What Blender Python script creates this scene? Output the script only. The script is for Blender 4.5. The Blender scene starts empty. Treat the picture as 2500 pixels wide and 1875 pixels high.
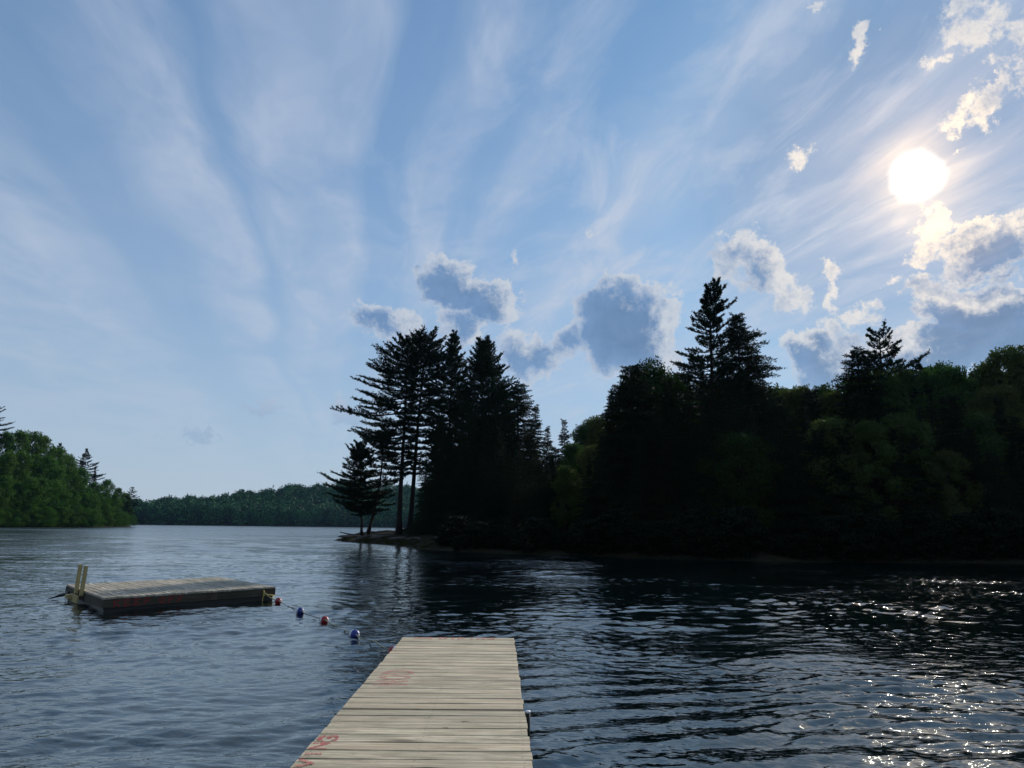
import bpy, math, random
import numpy as np
from mathutils import Vector, Matrix, Euler

R = math.radians
HAZE = True
sc = bpy.context.scene
col = sc.collection

# ------------------------------------------------------------------ camera
CAM_Z = 1.75          # eye above the water
F = 1806.0            # focal length in pixels of a 2500 px wide picture
cam_data = bpy.data.cameras.new('camera')
cam_data.sensor_width = 36.0
cam_data.lens = F / 2500 * 36.0
cam_data.clip_start = 0.05
cam_data.clip_end = 6000
cam = bpy.data.objects.new('camera', cam_data)
col.objects.link(cam)
CAM_M = (Matrix.Translation((0, 0, CAM_Z)) @ Matrix.Rotation(R(-1.05), 4, 'Z')
         @ Matrix.Rotation(R(90 + 10.95), 4, 'X') @ Matrix.Rotation(R(0.70), 4, 'Z'))
cam.matrix_world = CAM_M
sc.camera = cam

def ray(px, py):
    d = CAM_M.to_3x3() @ Vector(((px - 1250) / F, -(py - 937.5) / F, -1.0))
    return d.normalized()

def on_z(px, py, z=0.0):
    d = ray(px, py); t = (z - CAM_Z) / d.z
    return Vector((0, 0, CAM_Z)) + d * t

def at_y(px, py, y):
    d = ray(px, py); t = y / d.y
    return Vector((0, 0, CAM_Z)) + d * t

def azel(px, py):
    d = ray(px, py)
    return math.atan2(d.x, d.y), math.asin(d.z)

# ------------------------------------------------------------------ world, sun, exposure
SUN_D = ray(2238, 432)
SUN_AZ, SUN_EL = azel(2238, 432)
world = bpy.data.worlds.new('World')
sc.world = world
world.use_nodes = True
sc.view_settings.view_transform = 'Standard'
sc.view_settings.look = 'None'
sc.view_settings.gamma = 1.0
sc.view_settings.use_curve_mapping = False
sc.view_settings.exposure = 0.20

class G:
    """tiny helper for writing node graphs as expressions"""
    def __init__(self, tree):
        self.t = tree; self.n = tree.nodes; self.l = tree.links
    def put(self, sock, v):
        if isinstance(v, bpy.types.NodeSocket): self.l.new(v, sock)
        elif v is not None: sock.default_value = v
    def m(self, op, a, b=None, c=None, clamp=False):
        n = self.n.new('ShaderNodeMath'); n.operation = op; n.use_clamp = clamp
        for i, v in enumerate((a, b, c)):
            if v is not None: self.put(n.inputs[i], v)
        return n.outputs[0]
    def v(self, op, a, b=None, out=0, scale=None):
        n = self.n.new('ShaderNodeVectorMath'); n.operation = op
        self.put(n.inputs[0], a)
        if b is not None: self.put(n.inputs[1], b)
        if scale is not None: self.put(n.inputs['Scale'], scale)
        return n.outputs['Value'] if out else n.outputs[0]
    def xyz(self, x, y, z=0.0):
        n = self.n.new('ShaderNodeCombineXYZ')
        for i, v in enumerate((x, y, z)): self.put(n.inputs[i], v)
        return n.outputs[0]
    def sep(self, v):
        n = self.n.new('ShaderNodeSeparateXYZ'); self.put(n.inputs[0], v)
        return n.outputs
    def noise(self, vec, scale, detail=3.0, rough=0.5, dist=0.0, color=False):
        n = self.n.new('ShaderNodeTexNoise')
        self.put(n.inputs['Vector'], vec); self.put(n.inputs['Scale'], scale)
        n.inputs['Detail'].default_value = detail; n.inputs['Roughness'].default_value = rough
        n.inputs['Distortion'].default_value = dist
        return n.outputs['Color'] if color else n.outputs['Fac']
    def ramp(self, fac, stops, interp='LINEAR'):
        n = self.n.new('ShaderNodeValToRGB'); self.put(n.inputs[0], fac)
        cr = n.color_ramp; cr.interpolation = interp
        while len(cr.elements) > 1: cr.elements.remove(cr.elements[-1])
        for i, (p, c) in enumerate(stops):
            if isinstance(c, (int, float)): c = (c, c, c)
            e = cr.elements[0] if i == 0 else cr.elements.new(p)
            e.position = p; e.color = (*c[:3], 1)
        return n.outputs[0]
    def mix(self, f, a, b, mode='MIX', clamp=True):
        n = self.n.new('ShaderNodeMix'); n.data_type = 'RGBA'; n.blend_type = mode
        n.clamp_factor = clamp
        self.put(n.inputs[0], f)
        for i, v in ((6, a), (7, b)):
            if isinstance(v, tuple): v = (*v[:3], 1)
            self.put(n.inputs[i], v)
        return n.outputs[2]
    def mr(self, v, a, b, c, d, smooth=False):
        n = self.n.new('ShaderNodeMapRange'); self.put(n.inputs[0], v)
        if smooth: n.interpolation_type = 'SMOOTHSTEP'
        for i, x in enumerate((a, b, c, d)): self.put(n.inputs[i + 1], x)
        return n.outputs[0]

CURV = 0.045
def cirrus_uv(px, py, th):
    d = ray(px, py); X, Y = d.x / (d.z + CURV), d.y / (d.z + CURV)
    return X * math.cos(th) - Y * math.sin(th), X * math.sin(th) + Y * math.cos(th)

def build_world():
    nt = world.node_tree; nt.nodes.clear(); g = G(nt)
    out = nt.nodes.new('ShaderNodeOutputWorld'); bg = nt.nodes.new('ShaderNodeBackground')
    nt.links.new(bg.outputs[0], out.inputs[0])
    STR = 0.10
    bg.inputs[1].default_value = STR
    K = 1.0 / STR
    sky = nt.nodes.new('ShaderNodeTexSky'); sky.sky_type = 'NISHITA'; sky.sun_disc = False
    sky.sun_elevation = SUN_EL; sky.sun_rotation = SUN_AZ
    sky.altitude = 100; sky.air_density = 1.0; sky.dust_density = 0.4; sky.ozone_density = 2.0
    tc = nt.nodes.new('ShaderNodeTexCoord')
    D = g.v('NORMALIZE', tc.outputs['Generated'])
    x, y, z = g.sep(D)
    az = g.m('ARCTAN2', x, y); el = g.m('ARCSINE', z)
    P = g.xyz(az, el, 0)
    # clear air: the physical sky, its steep brightening towards the sun evened out a little
    base = g.v('MULTIPLY', sky.outputs[0], (0.80, 0.93, 1.02))
    gam = nt.nodes.new('ShaderNodeGamma'); nt.links.new(g.v('SCALE', base, scale=STR), gam.inputs[0])
    gam.inputs[1].default_value = 0.62
    base = g.v('MULTIPLY', gam.outputs[0], (0.315, 0.55, 0.76))
    sd0 = g.v('DOT_PRODUCT', D, tuple(SUN_D), out=1)
    base = g.v('MULTIPLY', base, g.mix(g.mr(sd0, .955, 1.0, 0, 1, True), (1, 1, 1), (.46, .53, .64)))   # sky colour dimmed round the sun so the added glow stays warm
    # pale veil low over the horizon
    lo = g.m('POWER', 2.718, g.m('MULTIPLY', g.m('MAXIMUM', el, 0.0), -3.2))
    base = g.mix(g.m('MULTIPLY', lo, 0.95), base, (0.41, 0.475, 0.555))
    # cirrus: streaks that run parallel overhead, on a flat layer
    th = azel(830, 1280)[0]
    zz = g.m('ADD', g.m('MAXIMUM', z, 0.0), CURV)      # a layer that curves down to the horizon
    X = g.m('DIVIDE', x, zz); Y = g.m('DIVIDE', y, zz)
    u = g.m('SUBTRACT', g.m('MULTIPLY', X, math.cos(th)), g.m('MULTIPLY', Y, math.sin(th)))
    v = g.m('ADD', g.m('MULTIPLY', X, math.sin(th)), g.m('MULTIPLY', Y, math.cos(th)))
    wn = g.noise(g.xyz(g.m('MULTIPLY', u, 1.0), g.m('MULTIPLY', v, 0.35), 7.7), 0.85, 4, 0.6, color=True)
    wu = g.sep(wn)
    uw = g.m('ADD', u, g.m('MULTIPLY', g.m('SUBTRACT', wu[0], 0.5), 0.62))
    vw = g.m('ADD', v, g.m('MULTIPLY', g.m('SUBTRACT', wu[1], 0.5), 0.9))
    # broad bands, their places across the streak direction read off the picture
    U = lambda px, py: cirrus_uv(px, py, th)[0]
    b0, b1 = -3.2, 4.2
    q = lambda uu: (uu - b0) / (b1 - b0)
    bands = [(-3.2, .6), (U(0, 700), .85), (U(60, 560), .95), (U(120, 480), .45), (U(200, 480), .14), (U(330, 520), .20), (U(430, 480), .75), (U(520, 420), .95),
             (U(590, 450), .25), (U(640, 350), .70), (U(700, 450), .95), (U(770, 450), .65), (U(850, 500), .75), (U(920, 420), .10), (U(985, 420), .15),
             (U(1100, 380), .95), (U(1180, 380), .25), (U(1260, 380), .75), (U(1400, 350), .15), (U(1500, 420), .75), (U(1650, 500), .30), (U(1850, 560), .6),
             (3.3, .5), (4.2, .2)]
    bands = sorted((max(0., min(1., q(a))), c) for a, c in bands)
    band = g.ramp(g.mr(uw, b0, b1, 0, 1), bands, 'EASE')
    c1 = g.noise(g.xyz(g.m('MULTIPLY', uw, 2.1), g.m('MULTIPLY', vw, 1.25), 0.0), 1.0, 5, 0.6, 0.3)
    c2 = g.noise(g.xyz(g.m('MULTIPLY', uw, 6.0), g.m('MULTIPLY', vw, 2.0), 5.0), 1.0, 7, 0.62, 0.6)
    fine = g.mr(u, -0.4, 0.7, 0.08, 1.0)
    cir = g.m('ADD', g.m('MULTIPLY', band, g.mr(c1, 0.36, 0.62, 0.22, 1.15)),
              g.m('MULTIPLY', g.m('MULTIPLY', g.mr(c2, 0.47, 0.68, 0.0, 0.85), fine), g.mr(c1, .3, .6, .5, 1.)))
    fade = g.mr(z, 0.04, 0.32, 0.22, 1.0)
    cir = g.m('MULTIPLY', g.m('MULTIPLY', cir, fade), 0.68, clamp=True)
    ccol = g.mix(g.m('MULTIPLY', lo, 1.0), (0.43, 0.495, 0.625), (0.44, 0.51, 0.60))
    ccol = g.v('ADD', ccol, g.v('SCALE', (.22, .20, .16), scale=g.mr(g.v('DOT_PRODUCT', D, tuple(SUN_D), out=1), .80, 1.0, 0, .12)))
    skyc = g.mix(cir, base, ccol)
    # angle to the sun
    sd = g.v('DOT_PRODUCT', D, tuple(SUN_D), out=1)
    ang = g.m('MULTIPLY', g.m('ARCCOSINE', g.m('MINIMUM', sd, 0.999999)), 180 / math.pi)
    near = g.m('POWER', 2.718, g.m('MULTIPLY', g.m('MULTIPLY', ang, ang), -1 / (11.0 ** 2)))
    # cumulus: clumps at their own bearings and heights
    w1 = g.noise(D, 10.0, 6, 0.65, color=True)
    w2 = g.noise(D, 34.0, 6, 0.7, color=True)
    off = g.v('ADD', g.v('SCALE', g.v('SUBTRACT', w1, (.5, .5, .5)), scale=0.085), g.v('SCALE', g.v('SUBTRACT', w2, (.5, .5, .5)), scale=0.045))
    Pw = g.v('MULTIPLY', g.v('ADD', P, off), (1, 1, 0))
    tos = g.v('NORMALIZE', g.v('SUBTRACT', (SUN_AZ, SUN_EL, 0), P))
    Ps = g.v('ADD', Pw, g.v('SCALE', tos, scale=0.030))      # a step towards the sun, for the clouds' own shade
    blobs = [  # px, py, half width, half height, tilt deg, thickness
        (1120, 700, 105, 48, -18, 1.0), (1190, 735, 75, 52, 0, 1.05), (1130, 790, 62, 50, 0, .75), (1040, 668, 40, 22, -20, .55),
        (930, 775, 72, 40, -15, .8), (985, 782, 52, 45, 0, .75),
        (1300, 855, 90, 45, -12, .9), (1265, 825, 45, 30, 0, .7), (1385, 840, 50, 45, 0, .7),
        (1530, 800, 118, 112, 0, 1.7), (1500, 735, 50, 45, 20, .9), (1570, 850, 85, 85, 0, 1.4), (1470, 860, 60, 50, 0, 1.0),
        (1800, 610, 78, 48, -20, .62), (1860, 650, 75, 62, -30, .85), (1930, 700, 60, 42, -25, .6), (1760, 650, 45, 35, 0, .45),
        (1980, 850, 70, 45, 0, 1.3), (2030, 890, 95, 60, -10, 1.6), (2080, 830, 55, 45, 0, .5), (2040, 800, 40, 40, 40, .45),
        (2270, 560, 62, 58, 0, .55), (2330, 600, 60, 40, 20, .6), (2400, 600, 90, 72, 0, 1.15), (2470, 570, 60, 60, 0, .8), (2250, 620, 50, 30, 10, .5),
        (2120, 750, 48, 40, 0, .5), (2250, 690, 75, 25, 10, .5), (2310, 720, 85, 48, -25, .7), (2400, 780, 130, 70, -25, 1.7), (2300, 860, 190, 62, 0, 1.7),
        (2480, 860, 80, 60, 0, 1.6), (2450, 680, 70, 25, 10, .5),
        (2400, 55, 100, 58, -15, .47), (2350, 20, 55, 40, 0, .42), (2470, 110, 45, 65, 0, .45), (2290, 135, 55, 18, 12, .36),
        (2400, 250, 85, 50, 15, .50), (2430, 210, 40, 35, 0, .42), (2350, 285, 36, 24, -30, .42), (2420, 160, 20, 45, 20, .34),
        (2100, 110, 22, 70, -28, .5), (2190, 50, 10, 45, -30, .35), (1955, 375, 38, 26, 0, .5), (1430, 570, 26, 20, 0, .35),
        (1245, 625, 14, 20, 0, .4), (2030, 645, 26, 28, 0, .4), (2035, 715, 22, 42, 0, .4), (2365, 372, 14, 8, 0, .4), (1720, 850, 20, 20, 0, .2),
        (820, 975, 40, 32, 0, .42), (850, 1010, 38, 24, 0, .4), (655, 992, 45, 14, -8, .45), (500, 1075, 55, 16, -14, .5), (545, 1058, 40, 10, 5, .3),
        (385, 1060, 40, 16, -10, .25), (770, 955, 25, 18, 0, .2), (2180, 690, 40, 22, 0, .4), (1990, 0, 40, 14, 0, .4)]
    rnd = random.Random(5)
    for k in range(16):   # scattered ones beyond the frame, as the sky in view implies
        a = rnd.choice((rnd.uniform(0.75, 1.7), rnd.uniform(-2.8, -0.8), rnd.uniform(1.7, 3.0)))
        blobs.append((a, rnd.uniform(.12, .6), rnd.uniform(.05, .11), rnd.uniform(.03, .05), rnd.uniform(-20, 20), rnd.uniform(.5, 1.2)))
    dens = dsun = None
    for bx, by, hw, hh, tilt, amp in blobs:
        if abs(bx) < 4 and hw < 1: a, e, sa, se = bx, by, hw, hh
        else:
            a, e = azel(bx, by); k = 1.0 / F
            sa, se = hw * k * 1.4 * math.cos(a), hh * k * 1.4 * math.cos(a)
        for which, src in ((0, Pw), (1, Ps)):
            mp = nt.nodes.new('ShaderNodeMapping'); mp.vector_type = 'TEXTURE'
            mp.inputs[1].default_value = (a, e, 0); mp.inputs[2].default_value = (0, 0, R(tilt)); mp.inputs[3].default_value = (sa, se, 1)
            nt.links.new(src, mp.inputs[0])
            gr = nt.nodes.new('ShaderNodeTexGradient'); gr.gradient_type = 'SPHERICAL'
            nt.links.new(mp.outputs[0], gr.inputs[0])
            if which == 0: dens = g.m('MULTIPLY', gr.outputs[1], amp) if dens is None else g.m('MAXIMUM', dens, g.m('MULTIPLY', gr.outputs[1], amp))
            else: dsun = g.m('MULTIPLY', gr.outputs[1], amp) if dsun is None else g.m('MAXIMUM', dsun, g.m('MULTIPLY', gr.outputs[1], amp))
    n1 = g.noise(D, 30.0, 10, 0.70)
    n2 = g.noise(g.v('ADD', D, tuple(Vector(SUN_D) * 0.014)), 30.0, 10, 0.70)   # the same field a step towards the sun
    d = g.m('ADD', dens, g.m('MULTIPLY', g.m('SUBTRACT', n1, 0.5), 1.35))
    ds = g.m('ADD', dsun, g.m('MULTIPLY', g.m('SUBTRACT', n2, 0.5), 2.2))
    gate = g.mr(dens, 0.02, 0.14, 0, 1)
    alpha = g.m('MULTIPLY', g.mr(d, 0.11, 0.35, 0, 1, True), gate)
    thick = g.mr(dens, 0.20, 0.52, 0.25, 1.0)
    core = g.m('MAXIMUM', g.m('MULTIPLY', g.mr(ds, -0.2, 0.66, 0, 1, True), thick, clamp=True), g.mr(el, 0.13, 0.19, 0.75, 0))
    near2 = g.m('POWER', 2.718, g.m('MULTIPLY', g.m('MULTIPLY', ang, ang), -1 / (7.0 ** 2)))
    white = g.mix(near, (0.50, 0.54, 0.60), (0.80, 0.76, 0.71))
    white = g.v('ADD', white, g.v('SCALE', (.42, .24, .03), scale=near2))
    grey = g.mix(g.m('MULTIPLY', near, .4), (0.125, 0.225, 0.40), (0.20, 0.29, 0.43))
    grey = g.v('SCALE', g.v('MULTIPLY', grey, g.mix(g.mr(n1, .3, .7, 0, 1), (.88, .92, .95), (1.25, 1.15, 1.08))), scale=g.mr(dens, .3, 1.2, 1.12, .88))
    cc = g.mix(core, white, grey)
    skyc = g.mix(g.m('MULTIPLY', alpha, g.mr(el, 0.09, 0.24, 0.35, 0.93)), skyc, cc)
    # glow painted into the sky round the sun: thin cloud and lens glare
    st = g.noise(g.xyz(g.m('MULTIPLY', uw, 9.0), g.m('MULTIPLY', vw, 1.4), 9.0), 1.0, 4, 0.6)
    ang = g.m('MULTIPLY', ang, g.mr(st, .3, .7, 1.10, .90)); a2 = g.m('MULTIPLY', ang, ang)
    wide = g.m('MULTIPLY', g.m('POWER', 2.718, g.m('MULTIPLY', a2, -1 / (7.0 ** 2))), g.mr(st, 0.3, 0.7, 0.08, 0.24))
    mid = g.m('MULTIPLY', g.m('POWER', 2.718, g.m('MULTIPLY', a2, -1 / (2.8 ** 2))), g.mr(st, 0.3, 0.7, 0.5, 0.75))
    core_s = g.m('MULTIPLY', g.mr(ang, 0.7, 2.0, 1, 0, True), 1.3)
    gl = g.v('ADD', g.v('ADD', g.v('SCALE', (1.0, .66, .36), scale=wide), g.v('SCALE', (1.0, 0.64, 0.24), scale=mid)),
             g.v('SCALE', (1.0, 0.93, 0.80), scale=core_s))
    skyc = g.v('ADD', skyc, gl)
    # below the horizon: dull
    skyc = g.mix(g.mr(z, -0.06, -0.01, 1, 0), skyc, (0.06, 0.08, 0.09))
    nt.links.new(g.v('SCALE', skyc, scale=K), bg.inputs[0])
build_world()
world.cycles.sampling_method = 'MANUAL'
world.cycles.sample_map_resolution = 1024

sun_data = bpy.data.lights.new('sun', 'SUN')
sun_data.energy = 3.6
sun_data.angle = R(0.5)
sun_data.color = (1.0, 0.93, 0.82)
sun = bpy.data.objects.new('sun', sun_data)
col.objects.link(sun)
sun.rotation_euler = Vector(SUN_D).to_track_quat('Z', 'Y').to_euler()
sun.location = (30, 50, 40)
sc.cycles.max_bounces = 6
sc.cycles.transparent_max_bounces = 8
sc.cycles.sample_clamp_direct = 40.0
sc.cycles.sample_clamp_indirect = 4.0
sc.cycles.caustics_reflective = False
sc.cycles.caustics_refractive = False

# ------------------------------------------------------------------ helpers
def tag(o, label=None, cat=None, group=None, kind=None):
    if label: o['label'] = label
    if cat: o['category'] = cat
    if group: o['group'] = group
    if kind: o['kind'] = kind
    return o

def empty(name, loc=(0, 0, 0), rz=0.0):
    o = bpy.data.objects.new(name, None); col.objects.link(o)
    o.location = loc; o.rotation_euler = (0, 0, rz); o.empty_display_size = .2
    return o

def link(name, me, parent=None, loc=(0, 0, 0), rot=(0, 0, 0), scale=(1, 1, 1)):
    o = bpy.data.objects.new(name, me); col.objects.link(o)
    o.parent = parent; o.location = loc; o.rotation_euler = rot; o.scale = scale
    return o

def mesh_np(name, V, Fc, mats, mi=None, smooth=False):
    """V (n,3); Fc list of arrays (m,k) of equal-sided faces"""
    me = bpy.data.meshes.new(name)
    V = np.asarray(V, dtype=np.float32)
    if not isinstance(Fc, list): Fc = [Fc]
    Fc = [np.asarray(f, dtype=np.int32) for f in Fc if len(f)]
    nl = sum(f.size for f in Fc); nf = sum(len(f) for f in Fc)
    me.vertices.add(len(V)); me.vertices.foreach_set('co', V.ravel())
    me.loops.add(nl); me.loops.foreach_set('vertex_index', np.concatenate([f.ravel() for f in Fc]))
    me.polygons.add(nf)
    tot = np.concatenate([np.full(len(f), f.shape[1], np.int32) for f in Fc])
    st = np.concatenate([[0], np.cumsum(tot)[:-1]]).astype(np.int32)
    me.polygons.foreach_set('loop_start', st)
    me.polygons.foreach_set('loop_total', tot)
    for m in (mats if isinstance(mats, (list, tuple)) else [mats]): me.materials.append(m)
    if mi is not None: me.polygons.foreach_set('material_index', np.asarray(mi, np.int32))
    if smooth: me.polygons.foreach_set('use_smooth', np.ones(nf, bool))
    me.update(calc_edges=True); me.validate()
    return me

class MB:
    """collects boxes, tubes and rings for one mesh"""
    def __init__(self): self.v = []; self.f = []
    def add(self, vs, fs):
        b = len(self.v); self.v += [tuple(p) for p in vs]; self.f += [tuple(i + b for i in f) for f in fs]
    def box(self, x0, y0, z0, x1, y1, z1, M=None, bev=0.0):
        if bev <= 0:
            vs = [Vector(p) for p in ((x0, y0, z0), (x1, y0, z0), (x1, y1, z0), (x0, y1, z0), (x0, y0, z1), (x1, y0, z1), (x1, y1, z1), (x0, y1, z1))]
            fs = [(0, 3, 2, 1), (4, 5, 6, 7), (0, 1, 5, 4), (1, 2, 6, 5), (2, 3, 7, 6), (3, 0, 4, 7)]
        else:
            vs = []; b = bev
            for zz, ins in ((z0, b), (z0 + b, 0), (z1 - b, 0), (z1, b)):
                vs += [Vector((x0 + ins, y0 + ins, zz)), Vector((x1 - ins, y0 + ins, zz)), Vector((x1 - ins, y1 - ins, zz)), Vector((x0 + ins, y1 - ins, zz))]
            fs = [(0, 3, 2, 1), (12, 13, 14, 15)]
            for k in range(3):
                for i in range(4):
                    j = (i + 1) % 4; fs.append((4 * k + i, 4 * k + j, 4 * k + 4 + j, 4 * k + 4 + i))
        if M: vs = [M @ p for p in vs]
        self.add(vs, fs)
    def tube(self, pts, rs, n=6, cap=True):
        pts = [Vector(p) for p in pts]
        if isinstance(rs, (int, float)): rs = [rs] * len(pts)
        vs = []; up = Vector((0.13, 0.21, 1))
        for i, p in enumerate(pts):
            t = (pts[min(i + 1, len(pts) - 1)] - pts[max(i - 1, 0)]).normalized()
            a = t.cross(up)
            if a.length < .05: a = t.cross(Vector((1, 0, 0)))
            a.normalize(); b = t.cross(a)
            for k in range(n):
                an = 2 * math.pi * k / n
                vs.append(p + (a * math.cos(an) + b * math.sin(an)) * rs[i])
        fs = []
        for i in range(len(pts) - 1):
            for k in range(n):
                j = (k + 1) % n; fs.append((i * n + k, i * n + j, (i + 1) * n + j, (i + 1) * n + k))
        if cap:
            fs.append(tuple(range(n - 1, -1, -1))); fs.append(tuple((len(pts) - 1) * n + k for k in range(n)))
        self.add(vs, fs)
    def mesh(self, name, mats, smooth=False):
        me = bpy.data.meshes.new(name); me.from_pydata(self.v, [], self.f)
        for m in (mats if isinstance(mats, (list, tuple)) else [mats]): me.materials.append(m)
        if smooth:
            for p in me.polygons: p.use_smooth = True
        me.update(); return me

def new_mat(name):
    m = bpy.data.materials.new(name); m.use_nodes = True
    nt = m.node_tree; bs = nt.nodes['Principled BSDF']
    return m, G(nt), bs

def bump(g, h, strength, dist, bs=None):
    n = g.n.new('ShaderNodeBump'); g.put(n.inputs['Height'], h); g.put(n.inputs['Strength'], strength); n.inputs['Distance'].default_value = dist
    if bs is not None: g.l.new(n.outputs[0], bs.inputs['Normal'])
    return n.outputs[0]

# ------------------------------------------------------------------ materials
def mat_wood(name, light, dark, moss=None, mossamt=0.0, wet=0.0, grain=1.0, var=0.30, spec=.3):
    m, g, bs = new_mat(name)
    tc = g.n.new('ShaderNodeTexCoord'); oi = g.n.new('ShaderNodeObjectInfo')
    rnd = oi.outputs['Random']
    P = g.v('ADD', tc.outputs['Object'], g.xyz(g.m('MULTIPLY', rnd, 37.), g.m('MULTIPLY', rnd, 91.), g.m('MULTIPLY', rnd, 13.)))
    x, y, z = g.sep(P)
    gv = g.xyz(g.m('MULTIPLY', x, 1.6 * grain), g.m('MULTIPLY', y, 42. * grain), g.m('MULTIPLY', z, 42.))
    n1 = g.noise(gv, 1.0, 6, 0.6, 0.6)
    blot = g.noise(g.xyz(g.m('MULTIPLY', x, 1.5), g.m('MULTIPLY', y, 7.0), z), 1.6, 5, 0.62, 0.4)
    fine = g.noise(g.xyz(g.m('MULTIPLY', x, 9.), g.m('MULTIPLY', y, 150.), z), 1.0, 3, 0.6)
    c = g.mix(g.mr(n1, 0.38, 0.62, 0, 1), dark, light)
    c = g.mix(g.mr(blot, 0.44, 0.62, 0.0, 0.62), c, tuple(a * .62 for a in dark))
    c = g.mix(g.mr(fine, 0.52, 0.72, 0.0, 0.55), c, tuple(a * .55 for a in dark))
    # knots
    vo = g.n.new('ShaderNodeTexVoronoi'); vo.inputs['Scale'].default_value = 1.0
    g.put(vo.inputs['Vector'], g.xyz(g.m('MULTIPLY', x, 1.1), g.m('MULTIPLY', y, 5.0), g.m('MULTIPLY', rnd, 50.)))
    c = g.mix(g.mr(vo.outputs['Distance'], 0.05, 0.13, 0.85, 0.0), c, tuple(a * .35 for a in dark))
    c = g.mix(g.m('MULTIPLY', g.mr(rnd, .15, .9, 0, 1), var), c, tuple(a * .36 for a in light))
    hue = g.mr(g.m('FRACT', g.m('MULTIPLY', rnd, 7.31)), 0, 1, 0, .30)
    c = g.mix(hue, c, tuple(a * b for a, b in zip(light, (1.02, .86, .80))))
    st_ = g.noise(g.xyz(g.m('MULTIPLY', x, 3.0), g.m('MULTIPLY', y, 9.), g.m('MULTIPLY', rnd, 33.)), 2.0, 6, 0.7)
    c = g.mix(g.mr(st_, 0.56, 0.70, 0.0, 0.55), c, tuple(a * .5 for a in dark))
    if moss:
        mn = g.noise(g.xyz(g.m('MULTIPLY', x, 1.4), g.m('MULTIPLY', y, 5.), g.m('MULTIPLY', rnd, 20.)), 2.3, 4, 0.6)
        c = g.mix(g.mr(mn, 0.42, 0.62, 0, mossamt), c, moss)
    g.put(bs.inputs['Base Color'], c)
    bs.inputs['Roughness'].default_value = 0.8 - wet
    bs.inputs['Specular IOR Level'].default_value = spec
    bump(g, g.m('ADD', n1, g.m('MULTIPLY', fine, .5)), 0.5, 0.004, bs)
    return m

def mat_plain(name, c, rough=0.6, noise_amt=0.25, scale=8.0, spec=0.4, bumpd=0.0, bs_out=False):
    m, g, bs = new_mat(name)
    tc = g.n.new('ShaderNodeTexCoord')
    n = g.noise(tc.outputs['Object'], scale, 5, 0.6)
    g.put(bs.inputs['Base Color'], g.mix(g.mr(n, 0.3, 0.7, 0, 1), tuple(a * (1 - noise_amt) for a in c), tuple(min(1, a * (1 + noise_amt)) for a in c)))
    bs.inputs['Roughness'].default_value = rough
    bs.inputs['Specular IOR Level'].default_value = spec
    if bumpd: bump(g, n, 0.8, bumpd, bs)
    return m

def mat_leaf(name, c1, c2, trans=0.25, rough=0.6, hue=None, scale=0.25, sharp=.2):
    """foliage: colour differs from clump to clump and from tree to tree"""
    m, g, bs = new_mat(name)
    geo = g.n.new('ShaderNodeNewGeometry'); oi = g.n.new('ShaderNodeObjectInfo')
    n = g.noise(geo.outputs['Position'], scale * 3, 3, 0.6)
    n = g.m('ADD', g.m('MULTIPLY', n, 0.7), g.m('MULTIPLY', geo.outputs['Random Per Island'], 0.3))
    c = g.mix(g.mr(n, .5 - sharp, .5 + sharp, 0, 1), c1, c2)
    if hue: c = g.mix(g.mr(oi.outputs['Random'], 0.0, 1.0, 0.0, 0.8), c, hue)
    g.put(bs.inputs['Base Color'], c)
    bs.inputs['Roughness'].default_value = rough
    bs.inputs['Specular IOR Level'].default_value = 0.04
    if trans > 0:
        tr = g.n.new('ShaderNodeBsdfTranslucent'); g.put(tr.inputs[0], g.v('MULTIPLY', c, (1.15, 1.5, .55)))
        mx = g.n.new('ShaderNodeMixShader'); mx.inputs[0].default_value = trans
        outn = [n_ for n_ in g.n if n_.type == 'OUTPUT_MATERIAL'][0]
        g.l.new(bs.outputs[0], mx.inputs[1]); g.l.new(tr.outputs[0], mx.inputs[2]); g.l.new(mx.outputs[0], outn.inputs[0])
    return m

M_dock = mat_wood('weathered_deck_wood', (0.72, 0.63, 0.45), (0.28, 0.225, 0.15), moss=(0.33, 0.33, 0.20), mossamt=0.30, var=.42)
M_raft = mat_wood('mossy_grey_wood', (0.74, 0.69, 0.56), (0.17, 0.15, 0.115), moss=(0.14, 0.14, 0.08), mossamt=0.35, var=1.0, spec=.08)
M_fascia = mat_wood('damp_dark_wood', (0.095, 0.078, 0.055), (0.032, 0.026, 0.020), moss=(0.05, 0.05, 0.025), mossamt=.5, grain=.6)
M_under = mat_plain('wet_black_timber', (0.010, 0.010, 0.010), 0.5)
M_newwood = mat_wood('yellow_treated_wood', (0.46, 0.39, 0.18), (0.33, 0.27, 0.11), grain=.8, var=.1)
M_redpaint = mat_plain('faded_red_paint', (0.46, 0.10, 0.09), 0.7, 0.35, 30.)
M_redpaint_dark = mat_plain('dull_red_paint', (0.20, 0.022, 0.018), 0.7, 0.4, 14.)
M_pinkpaint = mat_plain('washed_pink_paint', (0.54, 0.20, 0.17), 0.7, 0.3, 30.)
M_blue = mat_plain('glossy_blue_plastic', (0.012, 0.028, 0.20), 0.45, 0.2, 8., 0.5)
M_red = mat_plain('glossy_red_plastic', (0.27, 0.014, 0.018), 0.45, 0.2, 8., 0.5)
M_white = mat_plain('off_white_plastic', (0.62, 0.62, 0.62), 0.4, 0.1, 8., 0.5)
M_rope = mat_plain('worn_pale_rope', (0.22, 0.21, 0.14), 0.9, 0.3, 60.)
M_yrope = mat_plain('yellow_rope', (0.50, 0.40, 0.10), 0.8, 0.3, 60.)
M_metal = mat_plain('galvanised_steel', (0.42, 0.42, 0.43), 0.4, 0.15, 20., 0.6)
M_bark = mat_plain('dark_bark', (0.018, 0.014, 0.011), 0.9, 0.5, 5., 0.2, 0.03)
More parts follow.
